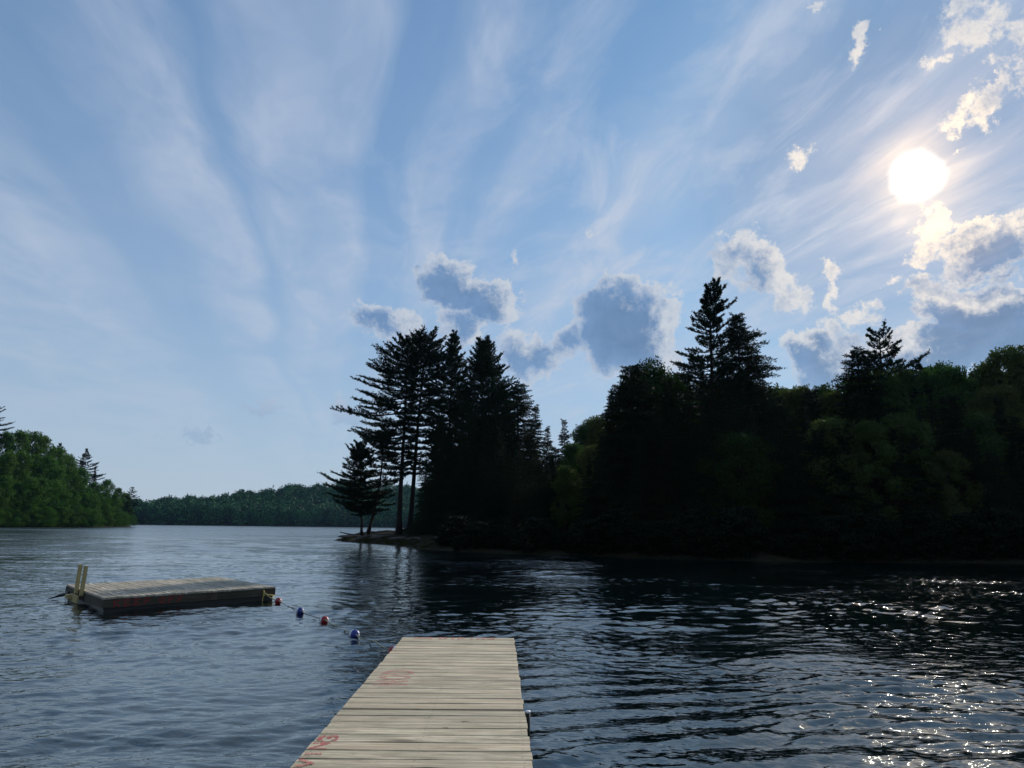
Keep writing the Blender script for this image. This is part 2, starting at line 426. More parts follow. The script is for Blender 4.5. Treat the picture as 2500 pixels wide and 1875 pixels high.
M_needle = mat_leaf('pine_needles', (0.008, 0.019, 0.010), (0.014, 0.030, 0.014), 0.08)
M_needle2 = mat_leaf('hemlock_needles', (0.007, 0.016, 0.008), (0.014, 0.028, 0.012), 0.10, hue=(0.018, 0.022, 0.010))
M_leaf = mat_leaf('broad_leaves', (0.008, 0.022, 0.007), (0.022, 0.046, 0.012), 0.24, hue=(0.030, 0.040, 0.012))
M_leafG = mat_leaf('lit_broad_leaves', (0.012, 0.038, 0.014), (0.055, 0.098, 0.028), 0.32, hue=(0.070, 0.070, 0.026))  # lighter copy of the broad leaves, backlight and veil put into the colour
M_shrub = mat_leaf('shade_leaves', (0.004, 0.008, 0.004), (0.008, 0.015, 0.006), 0.0)  # leaf copy taken near black, the wood's shade painted into it
M_grass = mat_leaf('bank_grass', (0.020, 0.026, 0.009), (0.048, 0.046, 0.018), 0.2)
M_leafL = mat_leaf('lakeside_leaves', (0.008, 0.034, 0.007), (0.060, 0.150, 0.018), 0.25, hue=(0.060, 0.105, 0.018), scale=.10, sharp=.12)  # dark and bright clumps paint crown shade and sunlight into the colour
M_leafF = mat_leaf('distant_leaves', (0.007, 0.042, 0.020), (0.050, 0.155, 0.050), 0.0, scale=.035, sharp=.12)
M_needleF = mat_leaf('distant_needles', (0.010, 0.032, 0.024), (0.018, 0.045, 0.030), 0.0, scale=.05)
M_rock = mat_plain('lichened_granite', (0.05, 0.044, 0.036), 0.85, 0.5, 2.5, 0.3, 0.05)
M_log = mat_plain('bleached_driftwood', (0.24, 0.20, 0.16), 0.8, 0.35, 6., 0.3, 0.01)

def mat_ground():
    m, g, bs = new_mat('forest_floor')
    geo = g.n.new('ShaderNodeNewGeometry'); P = geo.outputs['Position']
    n = g.noise(P, .9, 6, .65); n2 = g.noise(P, 6., 5, .65)
    c = g.mix(g.mr(n, .4, .6, 0, 1), (0.022, 0.017, 0.010), (0.012, 0.015, 0.006))
    c = g.mix(g.mr(n2, .5, .7, 0, .6), c, (0.038, 0.029, 0.018))
    g.put(bs.inputs['Base Color'], c); bs.inputs['Roughness'].default_value = .95; bs.inputs['Specular IOR Level'].default_value = .08
    bump(g, n2, .8, .08, bs); return m
M_ground = mat_ground()

def mat_water():
    m, g, bs = new_mat('lake_water')
    geo = g.n.new('ShaderNodeNewGeometry'); P = geo.outputs['Position']
    x, y, z = g.sep(P)
    r = g.v('LENGTH', P, out=1)
    bs.inputs['Base Color'].default_value = (0.0015, 0.0045, 0.005, 1)
    bs.inputs['IOR'].default_value = 1.66
    bs.inputs['Specular IOR Level'].default_value = 1.0
    bs.inputs['Specular Tint'].default_value = (0.88, 1.0, 0.92, 1)
    P1 = g.xyz(g.m('MULTIPLY', x, .5), y, 0)
    n1 = g.noise(P1, 4.0, 2, .5, .5)
    n2 = g.noise(P1, 13.0, 2, .55, .4)
    gust = g.noise(g.xyz(g.m('MULTIPLY', x, .35), y, 4.), .13, 3, .6)
    h = g.m('ADD', g.m('MULTIPLY', n1, g.mr(r, 6., 30., .25, 1.6)), g.m('MULTIPLY', n2, .20))
    bump(g, g.m('MULTIPLY', h, g.mr(gust, .38, .62, .45, 1.2)), 1.0, 0.030, bs)
    rr = g.m('ADD', g.mr(r, 12., 45., .0, .035), g.m('MULTIPLY', g.mr(r, 35., 200., 0, .22), g.mr(gust, .35, .65, .6, 1.3)))
    g.put(bs.inputs['Roughness'], rr)
    return m
M_water = mat_water()
# ------------------------------------------------------------------ setting: water
def build_water():
    rs = [0.0, 0.6]
    r = 1.2
    while r < 110: rs.append(r); r *= 1.0046
    while r < 1500: rs.append(r); r *= 1.06
    rs = np.array(rs)
    a = [];
    dense0, dense1 = R(-44), R(44)
    a += list(np.linspace(dense0, dense1, 520))
    a += list(np.linspace(dense1, dense0 + 2 * math.pi, 70)[1:-1])
    a = np.array(a)
    A, Rr = np.meshgrid(a, rs)
    X = Rr * np.sin(A); Y = Rr * np.cos(A)
    da = np.gradient(a); da = np.minimum(da, .12)
    cell = np.maximum(Rr * 0.0046, Rr * da[None, :] * .55)
    rng = np.random.default_rng(11)
    Z = np.zeros_like(X)
    # patches: calmer lanes and gust-roughened ones
    def lown(X, Y, s, seed):
        rg = np.random.default_rng(seed); o = np.zeros_like(X)
        for k in range(9):
            th = rg.uniform(0, 2 * math.pi); kk = 2 * math.pi / (s * rg.uniform(.6, 1.8))
            o += np.sin(kk * (X * math.cos(th) + Y * math.sin(th)) + rg.uniform(0, 6.28))
        return o / 3.
    g1 = lown(X, Y, 9, 1); g2 = lown(X, Y, 4, 2)
    side = 1 / (1 + np.exp(-(X - 1.0 - .10 * (Y - 4)) / 1.5))      # right of the dock the ripples are longer and steeper
    wx = X + .35 * lown(X, Y, 5, 7); wy = Y + .35 * lown(X, Y, 5, 8)
    comps = []
    for k in range(20): comps.append((rng.uniform(.30, .80), 0., .0195, 'R'))
    for k in range(9): comps.append((rng.uniform(.70, 1.25), 0., .022, 'R2'))
    for k in range(40): comps.append((rng.uniform(.13, .42), 0., .0195, 'RF'))
    for k in range(26): comps.append((rng.uniform(.22, .75), rng.normal(R(-75), R(30)), .0125, 'L'))
    for k in range(22): comps.append((rng.uniform(.10, .24), rng.normal(R(-70), R(42)), .0095, 'A'))
    for k in range(16): comps.append((rng.uniform(1.0, 4.0), rng.normal(R(-85), R(25)), .0065, 'A'))
    for lam, th, slope, kind in comps:
        kk = 2 * math.pi / lam; amp = slope / kk * 1.414
        if kind in ('R', 'RF', 'R2'):   # swell bending round the bay: crests curve about a far centre
            qx, qy = rng.normal(0, 5 if kind == 'R' else 9), rng.normal(29, 4 if kind == 'R' else 9)
            if kind == 'R2': qx, qy = rng.normal(-6, 2), rng.normal(19, 2)
            ph = kk * np.hypot(wx - qx, wy - qy) + rng.uniform(0, 6.28)
        else: ph = kk * (wx * math.cos(th) + wy * math.sin(th)) + rng.uniform(0, 6.28)
        w = np.clip((lam / cell - 2.0) / 1.6, 0, 1)
        if kind in ('R', 'RF'): w = w * (1 + .30 * np.exp(-(Rr / 11.) ** 2))
        if kind == 'R': w = w * side * np.clip(1.0 + .7 * g1, .15, 2.0)
        elif kind == 'R2': w = w * side * np.clip(1 + .4 * g1, .4, 1.5) * np.exp(-(Rr / 16.) ** 2)
        elif kind == 'RF': w = w * side * np.clip(.9 + .8 * g2, .15, 2.0)
        elif kind == 'L': w = w * (1 - .8 * side) * np.clip(1.0 + .4 * g1, .4, 1.6)
        else: w = w * np.clip(1.0 + .5 * g2, .3, 1.7)
        s = np.sin(ph); Z += amp * w * (s + .18 * np.sin(2 * ph + 1.57))
    # rings running out from the raft and a wash along its side
    for cx, cy, lam, am, rad in ((2.9, 2.3, .55, .010, 5.), (-6.4, 15.6, .42, .006, 2.6)):
        d = np.hypot(X - cx, Y - cy)
        Z += am * np.exp(-((d - rad) / 3.0) ** 2) * np.sin(2 * math.pi * d / lam) * np.clip((lam / cell - 2.5) / 2.5, 0, 1)
    Z[0, :] = 0
    n, m = X.shape
    V = np.stack([X, Y, Z], -1).reshape(-1, 3)
    i = np.arange(n - 1)[:, None] * m; j = np.arange(m)[None, :]; j2 = (j + 1) % m
    Q = np.stack([i + j, i + m + j, i + m + j2, i + j2], -1).reshape(-1, 4)
    me = mesh_np('lake', V, Q[:, ::-1] if False else Q, M_water, smooth=True)
    # make sure it faces up
    if me.polygons[m * 5].normal.z < 0: me.flip_normals()
    o = link('lake_water', me); tag(o, kind='structure'); return o
build_water()

# ------------------------------------------------------------------ setting: land
def sdf(poly, X, Y):
    """signed distance, positive inside"""
    P = np.array(poly, float); d = np.full(X.shape, 1e9); ins = np.zeros(X.shape, bool)
    n = len(P)
    for k in range(n):
        a = P[k]; b = P[(k + 1) % n]; e = b - a
        t = np.clip(((X - a[0]) * e[0] + (Y - a[1]) * e[1]) / (e @ e), 0, 1)
        d = np.minimum(d, np.hypot(X - a[0] - t * e[0], Y - a[1] - t * e[1]))
        c = ((a[1] > Y) != (b[1] > Y)) & (X < (b[0] - a[0]) * (Y - a[1]) / (b[1] - a[1] + 1e-12) + a[0])
        ins ^= c
    return np.where(ins, d, -d)

def vnoise(X, Y, s, seed):
    rg = np.random.default_rng(seed); o = np.zeros_like(X, dtype=float)
    for k in range(12):
        th = rg.uniform(0, 6.28); kk = 6.28 / (s * rg.uniform(.5, 2.))
        o += np.sin(kk * (X * math.cos(th) + Y * math.sin(th)) + rg.uniform(0, 6.28))
    return o / 3.5

shore_px = [(815, 1319.5), (845, 1323), (876, 1326), (927, 1329), (963, 1332), (1030, 1341), (1120, 1346), (1250, 1352), (1370, 1357), (1500, 1360), (1700, 1366),
            (1870, 1371), (2100, 1372), (2300, 1374), (2500, 1378)]
near_shore = [tuple(on_z(a, b)[:2]) for a, b in shore_px]
tipx, tipy = near_shore[0]
land_poly = near_shore + [(44, 36), (60, 22), (85, 5), (170, 0), (240, 120), (200, 300), (60, 300), (20, 190), (2, 150), (-3, 118), (-8, 105), (tipx + 4.5, tipy + 11), (tipx + 1.0, tipy + 3)]

def land_h(X, Y):
    X = np.asarray(X, float); Y = np.asarray(Y, float)
    d = sdf(land_poly, X, Y)
    h = np.where(d > 0, 0.35 * (1 - np.exp(-d / .8)) + .075 * d, .25 * d)
    tipd = np.hypot(X - tipx - 6, Y - tipy - 3)
    rise = np.clip(d / 60., 0, 1) * 3.0
    h = np.minimum(h, 3.2 + rise) + np.clip(d, 0, 1) * (.14 * vnoise(X, Y, 5, 3) + .05 * vnoise(X, Y, 1.2, 4))
    h = h + np.clip(1 - tipd / 9., 0, 1) * .35 * np.clip(d, 0, 1.5)
    return np.maximum(h, -1.2)

def build_land():
    xs = np.concatenate([np.linspace(-24, 14, 130), np.linspace(14, 60, 90)[1:], np.linspace(60, 260, 40)[1:]])
    ys = np.concatenate([np.linspace(-4, 30, 12), np.linspace(30, 100, 170)[1:], np.linspace(100, 320, 40)[1:]])
    X, Y = np.meshgrid(xs, ys); Z = land_h(X, Y)
    n, m = X.shape
    V = np.stack([X, Y, Z], -1).reshape(-1, 3)
    i = np.arange(n - 1)[:, None] * m; j = np.arange(m - 1)[None, :]
    Q = np.stack([i + j, i + j + 1, i + m + j + 1, i + m + j], -1).reshape(-1, 4)
    keep = (Z.reshape(-1)[Q] > -1.1).any(1)
    o = link('right_shore_ground', mesh_np('right_shore_ground', V, Q[keep], M_ground, smooth=True)); tag(o, kind='structure')
build_land()

# left bank
def pol(px, dist):
    d = ray(px, 1285); k = dist / math.hypot(d.x, d.y); return (d.x * k, d.y * k)
left_poly = [pol(-1500, 190), pol(-500, 215), pol(0, 255), pol(120, 268), pol(230, 285), pol(300, 320), pol(318, 345), pol(300, 380), pol(150, 470), pol(-400, 560), pol(-1500, 620)]
def left_h(X, Y):
    X = np.asarray(X, float); Y = np.asarray(Y, float)
    d = sdf(left_poly, X, Y)
    h = np.where(d > 0, .5 * (1 - np.exp(-d / 2)) + .26 * d, .2 * d)
    return np.maximum(np.minimum(h, 26 + .02 * d), -1.2)
def build_left():
    xs = np.linspace(-420, -90, 90); ys = np.linspace(60, 520, 90)
    X, Y = np.meshgrid(xs, ys); Z = left_h(X, Y)
    n, m = X.shape; V = np.stack([X, Y, Z], -1).reshape(-1, 3)
    i = np.arange(n - 1)[:, None] * m; j = np.arange(m - 1)[None, :]
    Q = np.stack([i + j, i + j + 1, i + m + j + 1, i + m + j], -1).reshape(-1, 4)
    keep = (Z.reshape(-1)[Q] > -1.1).any(1)
    o = link('left_bank_ground', mesh_np('left_bank_ground', V, Q[keep], M_ground, smooth=True)); tag(o, kind='structure')
build_left()

# far hill: a ridge whose skyline is read at a few bearings, 700 m away
ridge = [(-700, 1225), (200, 1224), (300, 1224), (380, 1220), (480, 1213), (560, 1208), (640, 1197), (690, 1188), (800, 1180), (900, 1182), (1000, 1188), (1200, 1200), (1500, 1215), (2600, 1230)]
FAR = 690.0
def far_h(X, Y):
    X = np.asarray(X, float); Y = np.asarray(Y, float)
    az = np.arctan2(X, Y); d = np.hypot(X, Y) - FAR
    ra = [math.atan2(*pol(p, 1.)) for p, _ in ridge]
    rh = []
    for p, q in ridge:
        dd = ray(p, q); rh.append(dd.z / math.hypot(dd.x, dd.y) * (FAR + 90) + CAM_Z - 17)
    top = np.interp(az, ra, rh) + 1.2 * np.sin(az * 90) + .8 * np.sin(az * 210 + 1)
    t = np.clip(d / 90., 0, 1)
    return np.where(d < 0, .1 * d, .8 + np.maximum(top, 1.0) * (t * t * (3 - 2 * t))) 
def build_far():
    az = np.linspace(-.95, .55, 150); rr = np.array([FAR - 12, FAR - 1, FAR + 4, FAR + 15, FAR + 35, FAR + 60, FAR + 90, FAR + 160, FAR + 400])
    A, Q_ = np.meshgrid(az, rr); X = Q_ * np.sin(A); Y = Q_ * np.cos(A); Z = far_h(X, Y)
    n, m = X.shape; V = np.stack([X, Y, Z], -1).reshape(-1, 3)
    i = np.arange(n - 1)[:, None] * m; j = np.arange(m - 1)[None, :]
    Q = np.stack([i + j, i + j + 1, i + m + j + 1, i + m + j], -1).reshape(-1, 4)
    o = link('far_hill', mesh_np('far_hill', V, Q, M_ground, smooth=True)); tag(o, kind='structure')
    # the wood on it: one mass of crowns
    rg = np.random.default_rng(3)
    N = 3000
    a = rg.uniform(-.60, .12, N); d = FAR + 3 + 95 * rg.random(N) ** 1.15
    cx = d * np.sin(a); cy = d * np.cos(a); cz = far_h(cx, cy)
    L = 150
    for kind, mat, name in ((0, M_leafF, 'distant_wood'), (1, M_needleF, 'distant_conifer_wood')):
        sel = (rg.random(N) < .84) if kind == 0 else None
        if kind == 0: first = sel; idx = np.where(sel)[0]
        else: idx = np.where(~first)[0]
        k = len(idx)
        H = rg.uniform(13, 19, k) * (1.0 if kind == 0 else 1.12); W = rg.uniform(3.2, 5.6, k) * (1 if kind == 0 else .62)
        dirs = rg.normal(size=(k, L, 3)); dirs /= np.linalg.norm(dirs, axis=2, keepdims=True)
        if kind == 0:
            lump = 1 + .22 * np.sin(dirs[..., 0] * 5 + idx[:, None]) * np.cos(dirs[..., 2] * 6 + idx[:, None] * 2)
            pos = dirs * lump[..., None] * (W[:, None, None] * rg.uniform(.75, 1.0, (k, L, 1)))
            pos[..., 2] = pos[..., 2] * 1.25 + (H - W * 1.2)[:, None]
            pos[..., 2] = np.where(rg.random((k, L)) < .35, pos[..., 2] - rg.uniform(0, 9, (k, L)), pos[..., 2])
        else:
            t = rg.random((k, L)) ** .7
            ph = rg.uniform(0, 6.28, (k, L)); rr_ = W[:, None] * (t ** .9) * rg.uniform(.5, 1, (k, L))
            pos = np.stack([rr_ * np.cos(ph), rr_ * np.sin(ph), H[:, None] * (1 - t * .85)], -1)
        pos = pos + np.stack([cx[idx], cy[idx], cz[idx]], -1)[:, None, :]
        pos = pos.reshape(-1, 3); M_ = len(pos)
        s = rg.uniform(.55, 1.15, (M_, 1)) * (1 if kind == 0 else .75)
        dd_ = dirs.reshape(-1, 3) if kind == 0 else np.stack([np.cos(ph), np.sin(ph), np.full_like(ph, .5)], -1).reshape(-1, 3)
        dd_ = dd_ + rg.normal(size=dd_.shape) * .30; dd_[:, 2] += .25; dd_ /= np.linalg.norm(dd_, axis=1, keepdims=True)
        t1 = np.cross(dd_, rg.normal(size=dd_.shape)); t1 /= np.linalg.norm(t1, axis=1, keepdims=True) + 1e-9; t2 = np.cross(dd_, t1)
        tri = np.stack([t1, -t1 * .5 + t2 * .87, -t1 * .5 - t2 * .87], 1)
        V = (pos[:, None, :] + tri * s[:, :, None]).reshape(-1, 3)
        Fc = np.arange(M_ * 3).reshape(-1, 3)
        o = link(name, mesh_np(name, V, Fc, mat))
        tag(o, 'dark conifers scattered over the low wooded hill across the lake' if kind else 'hazy green wood covering the low hill across the lake', 'wood', kind='stuff')
build_far()

def build_haze():
    m = bpy.data.materials.new('thin_haze'); m.use_nodes = True; nt = m.node_tree; nt.nodes.clear()
    o = nt.nodes.new('ShaderNodeOutputMaterial'); v = nt.nodes.new('ShaderNodeVolumePrincipled')
    v.inputs['Color'].default_value = (0.35, 0.62, 1.0, 1); v.inputs['Density'].default_value = 0.00004; v.inputs['Anisotropy'].default_value = 0.35
    nt.links.new(v.outputs[0], o.inputs['Volume'])
    mb = MB(); mb.box(-1600, -1600, -6, 1600, 1600, 90)
    tag(link('haze', mb.mesh('haze', m)), kind='stuff')
if HAZE: build_haze()
# ------------------------------------------------------------------ dock
DZ = 0.40
PW, GAP = 0.171, 0.013     # plank pitch and the joint in it
def edge_x(pxpy_a, pxpy_b):
    a = on_z(*pxpy_a, DZ); b = on_z(*pxpy_b, DZ); return a, b
La, Lb = edge_x((986, 1554.5), (706, 1875)); Ra, Rb = edge_x((1256, 1558.5), (1302, 1875))
dl, dr = La - Lb, Ra - Rb
DTH = -math.atan2(dl.x + dr.x, dl.y + dr.y)      # the dock's small turn from the Y axis
def on_d(px, py, z):
    p = on_z(px, py, z); c, s_ = math.cos(-DTH), math.sin(-DTH); return Vector((p.x * c - p.y * s_, p.x * s_ + p.y * c, p.z))
def d2w(x, y, z=0): c, s_ = math.cos(DTH), math.sin(DTH); return Vector((x * c - y * s_, x * s_ + y * c, z))
la, lb_, ra, rb_ = (on_d(*q, DZ) for q in ((986, 1554.5), (706, 1875), (1256, 1558.5), (1302, 1875)))
DXL = (la.x + lb_.x) / 2; DXR = (ra.x + rb_.x) / 2
Y_END = (la.y + ra.y) / 2
Y_GAP = (on_d(833.5, 1728, DZ).y + on_d(1285.5, 1734, DZ).y) / 2

def plank_mesh(name, L, W, T, mat, seed, notch=None, bev=0.004, jit=0.002, split=None):
    """board along X with slightly uneven, eased edges; notch (x, depth, width, side) bites its edge"""
    rg = random.Random(seed); n = 14 if notch is None else 60
    xs = [-L / 2 + L * i / (n - 1) for i in range(n)]
    V = []; ph = rg.uniform(0, 6)
    for i, x in enumerate(xs):
        j0 = jit * math.sin(ph + x * 5) + rg.uniform(-.3, .3) * jit; j1 = jit * math.cos(ph * 2 + x * 4) + rg.uniform(-.3, .3) * jit
        cup = .0015 * math.sin(ph + x * 3)
        y0, y1 = -W / 2 + j0, W / 2 + j1
        if notch:
            b = notch[1] * math.exp(-((x - notch[0]) / notch[2]) ** 2)
            if notch[3] < 0: y0 += b
            else: y1 -= b
        e = bev
        V += [(x, y0, -T), (x, y0, -e + cup), (x, y0 + e, cup), (x, y1 - e, cup), (x, y1, -e + cup), (x, y1, -T)]
    Fc = []
    for i in range(n - 1):
        for k in range(6):
            k2 = (k + 1) % 6
            Fc.append((i * 6 + k, (i + 1) * 6 + k, (i + 1) * 6 + k2, i * 6 + k2))
    Fc.append((0, 1, 2, 3, 4, 5)); b = (n - 1) * 6; Fc.append((b + 5, b + 4, b + 3, b + 2, b + 1, b))
    me = bpy.data.meshes.new(name); me.from_pydata(V, [], Fc); me.materials.append(mat); me.update(); 
    bmf = me
    return me

def stroke_cells(strokes, thick, cell, wear, seed, y_joints, y0):
    """strokes of paint as small flakes lying on the boards; none over a joint"""
    rg = random.Random(seed); V = []; Fc = []
    xs = [p[0] for s in strokes for p in s]; ys = [p[1] for s in strokes for p in s]
    x = min(xs) - thick
    def near(px, py):
        best = 9
        for s in strokes:
            for (ax, ay), (bx, by) in zip(s, s[1:]):
                ex, ey = bx - ax, by - ay; L2 = ex * ex + ey * ey + 1e-9
                t = max(0, min(1, ((px - ax) * ex + (py - ay) * ey) / L2))
                best = min(best, math.hypot(px - ax - t * ex, py - ay - t * ey))
        return best
    while x < max(xs) + thick:
        y = min(ys) - thick
        while y < max(ys) + thick:
            w = thick * (.5 + .12 * math.sin(x * 60) * math.sin(y * 47))
            streak = math.sin((y + y0) * 310 + math.sin(x * 9) * 2) * .5 + math.sin((y + y0) * 127 + x * 5) * .5
            gy = (y + y0)
            injoint = any(abs(gy - jy) < GAP * .5 + cell * .6 for jy in y_joints)
            if near(x, y) < w and not injoint and rg.random() + streak * .25 > wear:
                b = len(V); c = cell * .5
                V += [(x - c, y - c, 0), (x + c, y - c, 0), (x + c, y + c, 0), (x - c, y + c, 0)]; Fc.append((b, b + 1, b + 2, b + 3))
            y += cell
        x += cell
    return V, Fc

def build_dock():
    W = DXR - DXL; cx = (DXL + DXR) / 2
    root = empty('wooden_dock', d2w(cx, Y_GAP), DTH)
    tag(root, 'weathered plank dock with faded red letters reaching out over the lake', 'dock')
    T = 0.038
    joints = []
    n_far = round((Y_END - Y_GAP) / PW); pw = (Y_END - Y_GAP - .01) / n_far
    ys = []
    for i in range(n_far):
        ys.append((Y_GAP + .012 + pw * (i + .5), pw, 0)); joints.append(Y_GAP + .012 + pw * (i + 1))
    yn = Y_GAP - .028
    for i in range(46):
        ys.append((yn - PW * (i + .5), PW, 1)); joints.append(yn - PW * (i + 1))
    rg = random.Random(4)
    for i, (y, p, sec) in enumerate(ys):
        notch = None
        k = i - n_far
        if k == 7: notch = (.085, .016, .07, -1)
        if k == 6: notch = (.085, .012, .05, -1)
        if k == 1: notch = (.25, .018, .022, -1)
        if k == 2: notch = (.12, .022, .018, -1)
        g = GAP * rg.uniform(.65, 1.25)
        me = plank_mesh('plank', W + rg.uniform(-.012, .006), p - g, T, M_dock, i, notch)
        o = link('plank', me, root, (rg.uniform(-.004, .004) + (.003 if sec else -.003), y - Y_GAP, DZ + rg.uniform(-.0015, .0015)), (rg.uniform(-.004, .004), 0, rg.uniform(-.0012, .0012)))
    # frame under the boards
    for sec, (a, b) in enumerate(((Y_GAP + .02, Y_END - .02), (yn - 46 * PW, Y_GAP - .04))):
        for s in (-1, 0, 1):
            mb = MB(); xx = s * (W / 2 - .045)
            mb.box(xx - .019, a - Y_GAP, DZ - .24, xx + .019, b - Y_GAP, DZ - T - .001)
            link('stringer', mb.mesh('stringer', M_fascia), root)
        for yy in (a, b - .04):
            mb = MB(); mb.box(-W / 2 + .066, yy - Y_GAP, DZ - .235, -.02, yy + .038 - Y_GAP, DZ - T - .003)
            mb.box(.02, yy - Y_GAP, DZ - .235, W / 2 - .066, yy + .038 - Y_GAP, DZ - T - .003)
            link('cross_beam', mb.mesh('cross_beam', M_fascia), root)
    # float drums
    for yy in (Y_END - 1.0, Y_END - 3.0, Y_GAP - 1.0, Y_GAP - 3.6):
        mb = MB(); mb.box(-W / 2 + .12, yy - .4 - Y_GAP, -.25, W / 2 - .12, yy + .4 - Y_GAP, DZ - .25, bev=.05)
        link('float', mb.mesh('float', M_under), root)
    # nail heads, two per bearer on every board in view
    me_n = None
    mb = MB(); mb.tube([(0, 0, -.002), (0, 0, .0012)], [.0042, .0042], 6)
    me_n = mb.mesh('nail', M_under)
    V = []; Fc = []
    for (y, p, sec) in ys[:n_far + 16]:
        for s in (-1, 0, 1):
            for q in (-.25, .25):
                b = len(V); x_ = s * (W / 2 - .045) + rg.uniform(-.006, .006); y_ = y - Y_GAP + q * p + rg.uniform(-.008, .008)
                for k in range(6): V.append((x_ + .004 * math.cos(k * 1.047), y_ + .004 * math.sin(k * 1.047), DZ + .0028))
                Fc.append(tuple(range(b, b + 6)))
    me = bpy.data.meshes.new('nail_heads'); me.from_pydata(V, [], Fc); me.materials.append(M_under)
    o = link('nail', me, root); o['kind'] = 'stuff'
    # steel pipe leg with its pale cap beside the joint
    p = on_d(1291, 1744, DZ - .02)
    lp = p.x - cx
    mb = MB(); mb.tube([(lp - .006, p.y - Y_GAP, DZ - .20), (lp - .006, p.y - Y_GAP, DZ - .012)], .016, 12)
    leg = link('leg', mb.mesh('leg', M_under, True), root)
    mb = MB(); mb.tube([(lp - .006, p.y - Y_GAP, DZ - .011), (lp - .006, p.y - Y_GAP, DZ + .004)], .019, 12)
    link('cap', mb.mesh('cap', M_white, True), leg)
    mb = MB(); mb.box(W / 2 + .002, p.y - .20 - Y_GAP, DZ - .13, W / 2 + .010, p.y + .03 - Y_GAP, DZ - .045)
    link('bracket', mb.mesh('bracket', M_under), root)
    # red letters: the word runs away along the dock, tops to the left
    def word(strokes_by_letter, mat, wear, thick, name='painted_letter'):
        for li, (orgx, orgy, sx, sy, strokes) in enumerate(strokes_by_letter):
            # letter space: a = reading direction (0..1) -> +Y, b = up (0..1) -> -X
            st = [[(orgx - b_ * sx, a_ * sy) for a_, b_ in s] for s in strokes]
            V, Fc = stroke_cells(st, thick, .0045 if thick < .03 else .006, wear, li + 3, joints, orgy)
            if not V: continue
            me = bpy.data.meshes.new(name); me.from_pydata(V, [], Fc); me.materials.append(mat)
            link(name, me, root, (-cx, orgy - Y_GAP, DZ + .0032))
    LV = [[(0, 1), (.45, 0), (.9, 1)]]
    LI = [[(.5, 0), (.5, 1)]]
    LN = [[(0, 0), (0, 1)], [(0, 1), (.9, 0)], [(.9, 0), (.9, 1)]]
    LG = [[(.95, .86), (.7, 1), (.35, .97), (.08, .75), (0, .5), (.08, .22), (.35, .02), (.7, 0), (.97, .15), (.97, .46), (.62, .46)]]
    LD = [[(0, 0), (0, 1), (.5, .97), (.85, .7), (.9, .5), (.85, .25), (.5, .02), (0, 0)]]
    LO = [[(.45, 0), (.1, .2), (0, .5), (.1, .8), (.45, 1), (.8, .8), (.9, .5), (.8, .2), (.45, 0)]]
    LE = [[(0, 0), (0, 1)], [(0, 1), (.8, 1)], [(0, .5), (.7, .5)], [(0, 0), (.8, 0)]]
    LR = [[(0, 0), (0, 1), (.6, 1), (.85, .78), (.6, .5), (0, .5)], [(.4, .5), (.85, 0)]]
    LP = [[(0, 0), (0, 1), (.6, 1), (.85, .78), (.6, .5), (0, .5)]]
    def fit(px0, py0, px1, py1):   # near right corner and far left corner of a letter on the deck
        a = on_d(px0, py0, DZ); b = on_d(px1, py1, DZ); return a, b
    ps = []
    # V, I, N, G from near to far, each fitted between its left (top) and right (foot) ends on the boards
    def letter(xl, xr, ym, y0, y1, strokes):
        A_ = on_d(xr, ym, DZ); B_ = on_d(xl, ym, DZ); n0 = on_d(xl, y0, DZ).y; n1 = on_d(xl, y1, DZ).y
        w_ = A_.x - B_.x; ps.append((A_.x - .03, n0, w_ - .045, n1 - n0, strokes))
    letter(775, 833, 1804, 1812, 1797, LG)
    letter(757, 811, 1820, 1829, 1814, LN)
    letter(745, 792, 1841, 1847, 1836, LI)
    letter(722, 775, 1863, 1873, 1854, LV)
    A_ = on_d(775, 1863, DZ)
    ps.append((A_.x - .01, A_.y - .33, .26, .16, LI)); ps.append((A_.x - .01, A_.y - .56, .26, .17, LD))
    word(ps, M_redpaint, .40, .030)
    # washed-out word further out, and one along the outer edge
    y0 = on_d(950, 1672, DZ).y; x1 = on_d(1003, 1650, DZ).x
    far = []
    for k, Lt in enumerate((LN, LO, LD)):
        far.append((x1 + .0, y0 + k * .24, .26, .17, Lt))
    word(far, M_pinkpaint, .58, .045)
    yb = Y_END - .143
    row = []
    x = on_d(1015, 1558, DZ).x
    # along the end board: reads across, tops away
    V_ = []; F_ = []
    for k, Lt in enumerate((LN, LO, None, LD, LI, LP, LI, LN, LG)):
        if Lt is None: x += .07; continue
        st = [[(x + a_ * .085, b_ * .12) for a_, b_ in s] for s in Lt]
        V, Fc = stroke_cells(st, .026, .006, .40, k + 40, joints, yb)
        if V:
            me = bpy.data.meshes.new('painted_letter'); me.from_pydata(V, [], Fc); me.materials.append(M_pinkpaint)
            link('painted_letter', me, root, (-cx, yb - Y_GAP, DZ + .0032))
        x += .115
build_dock()

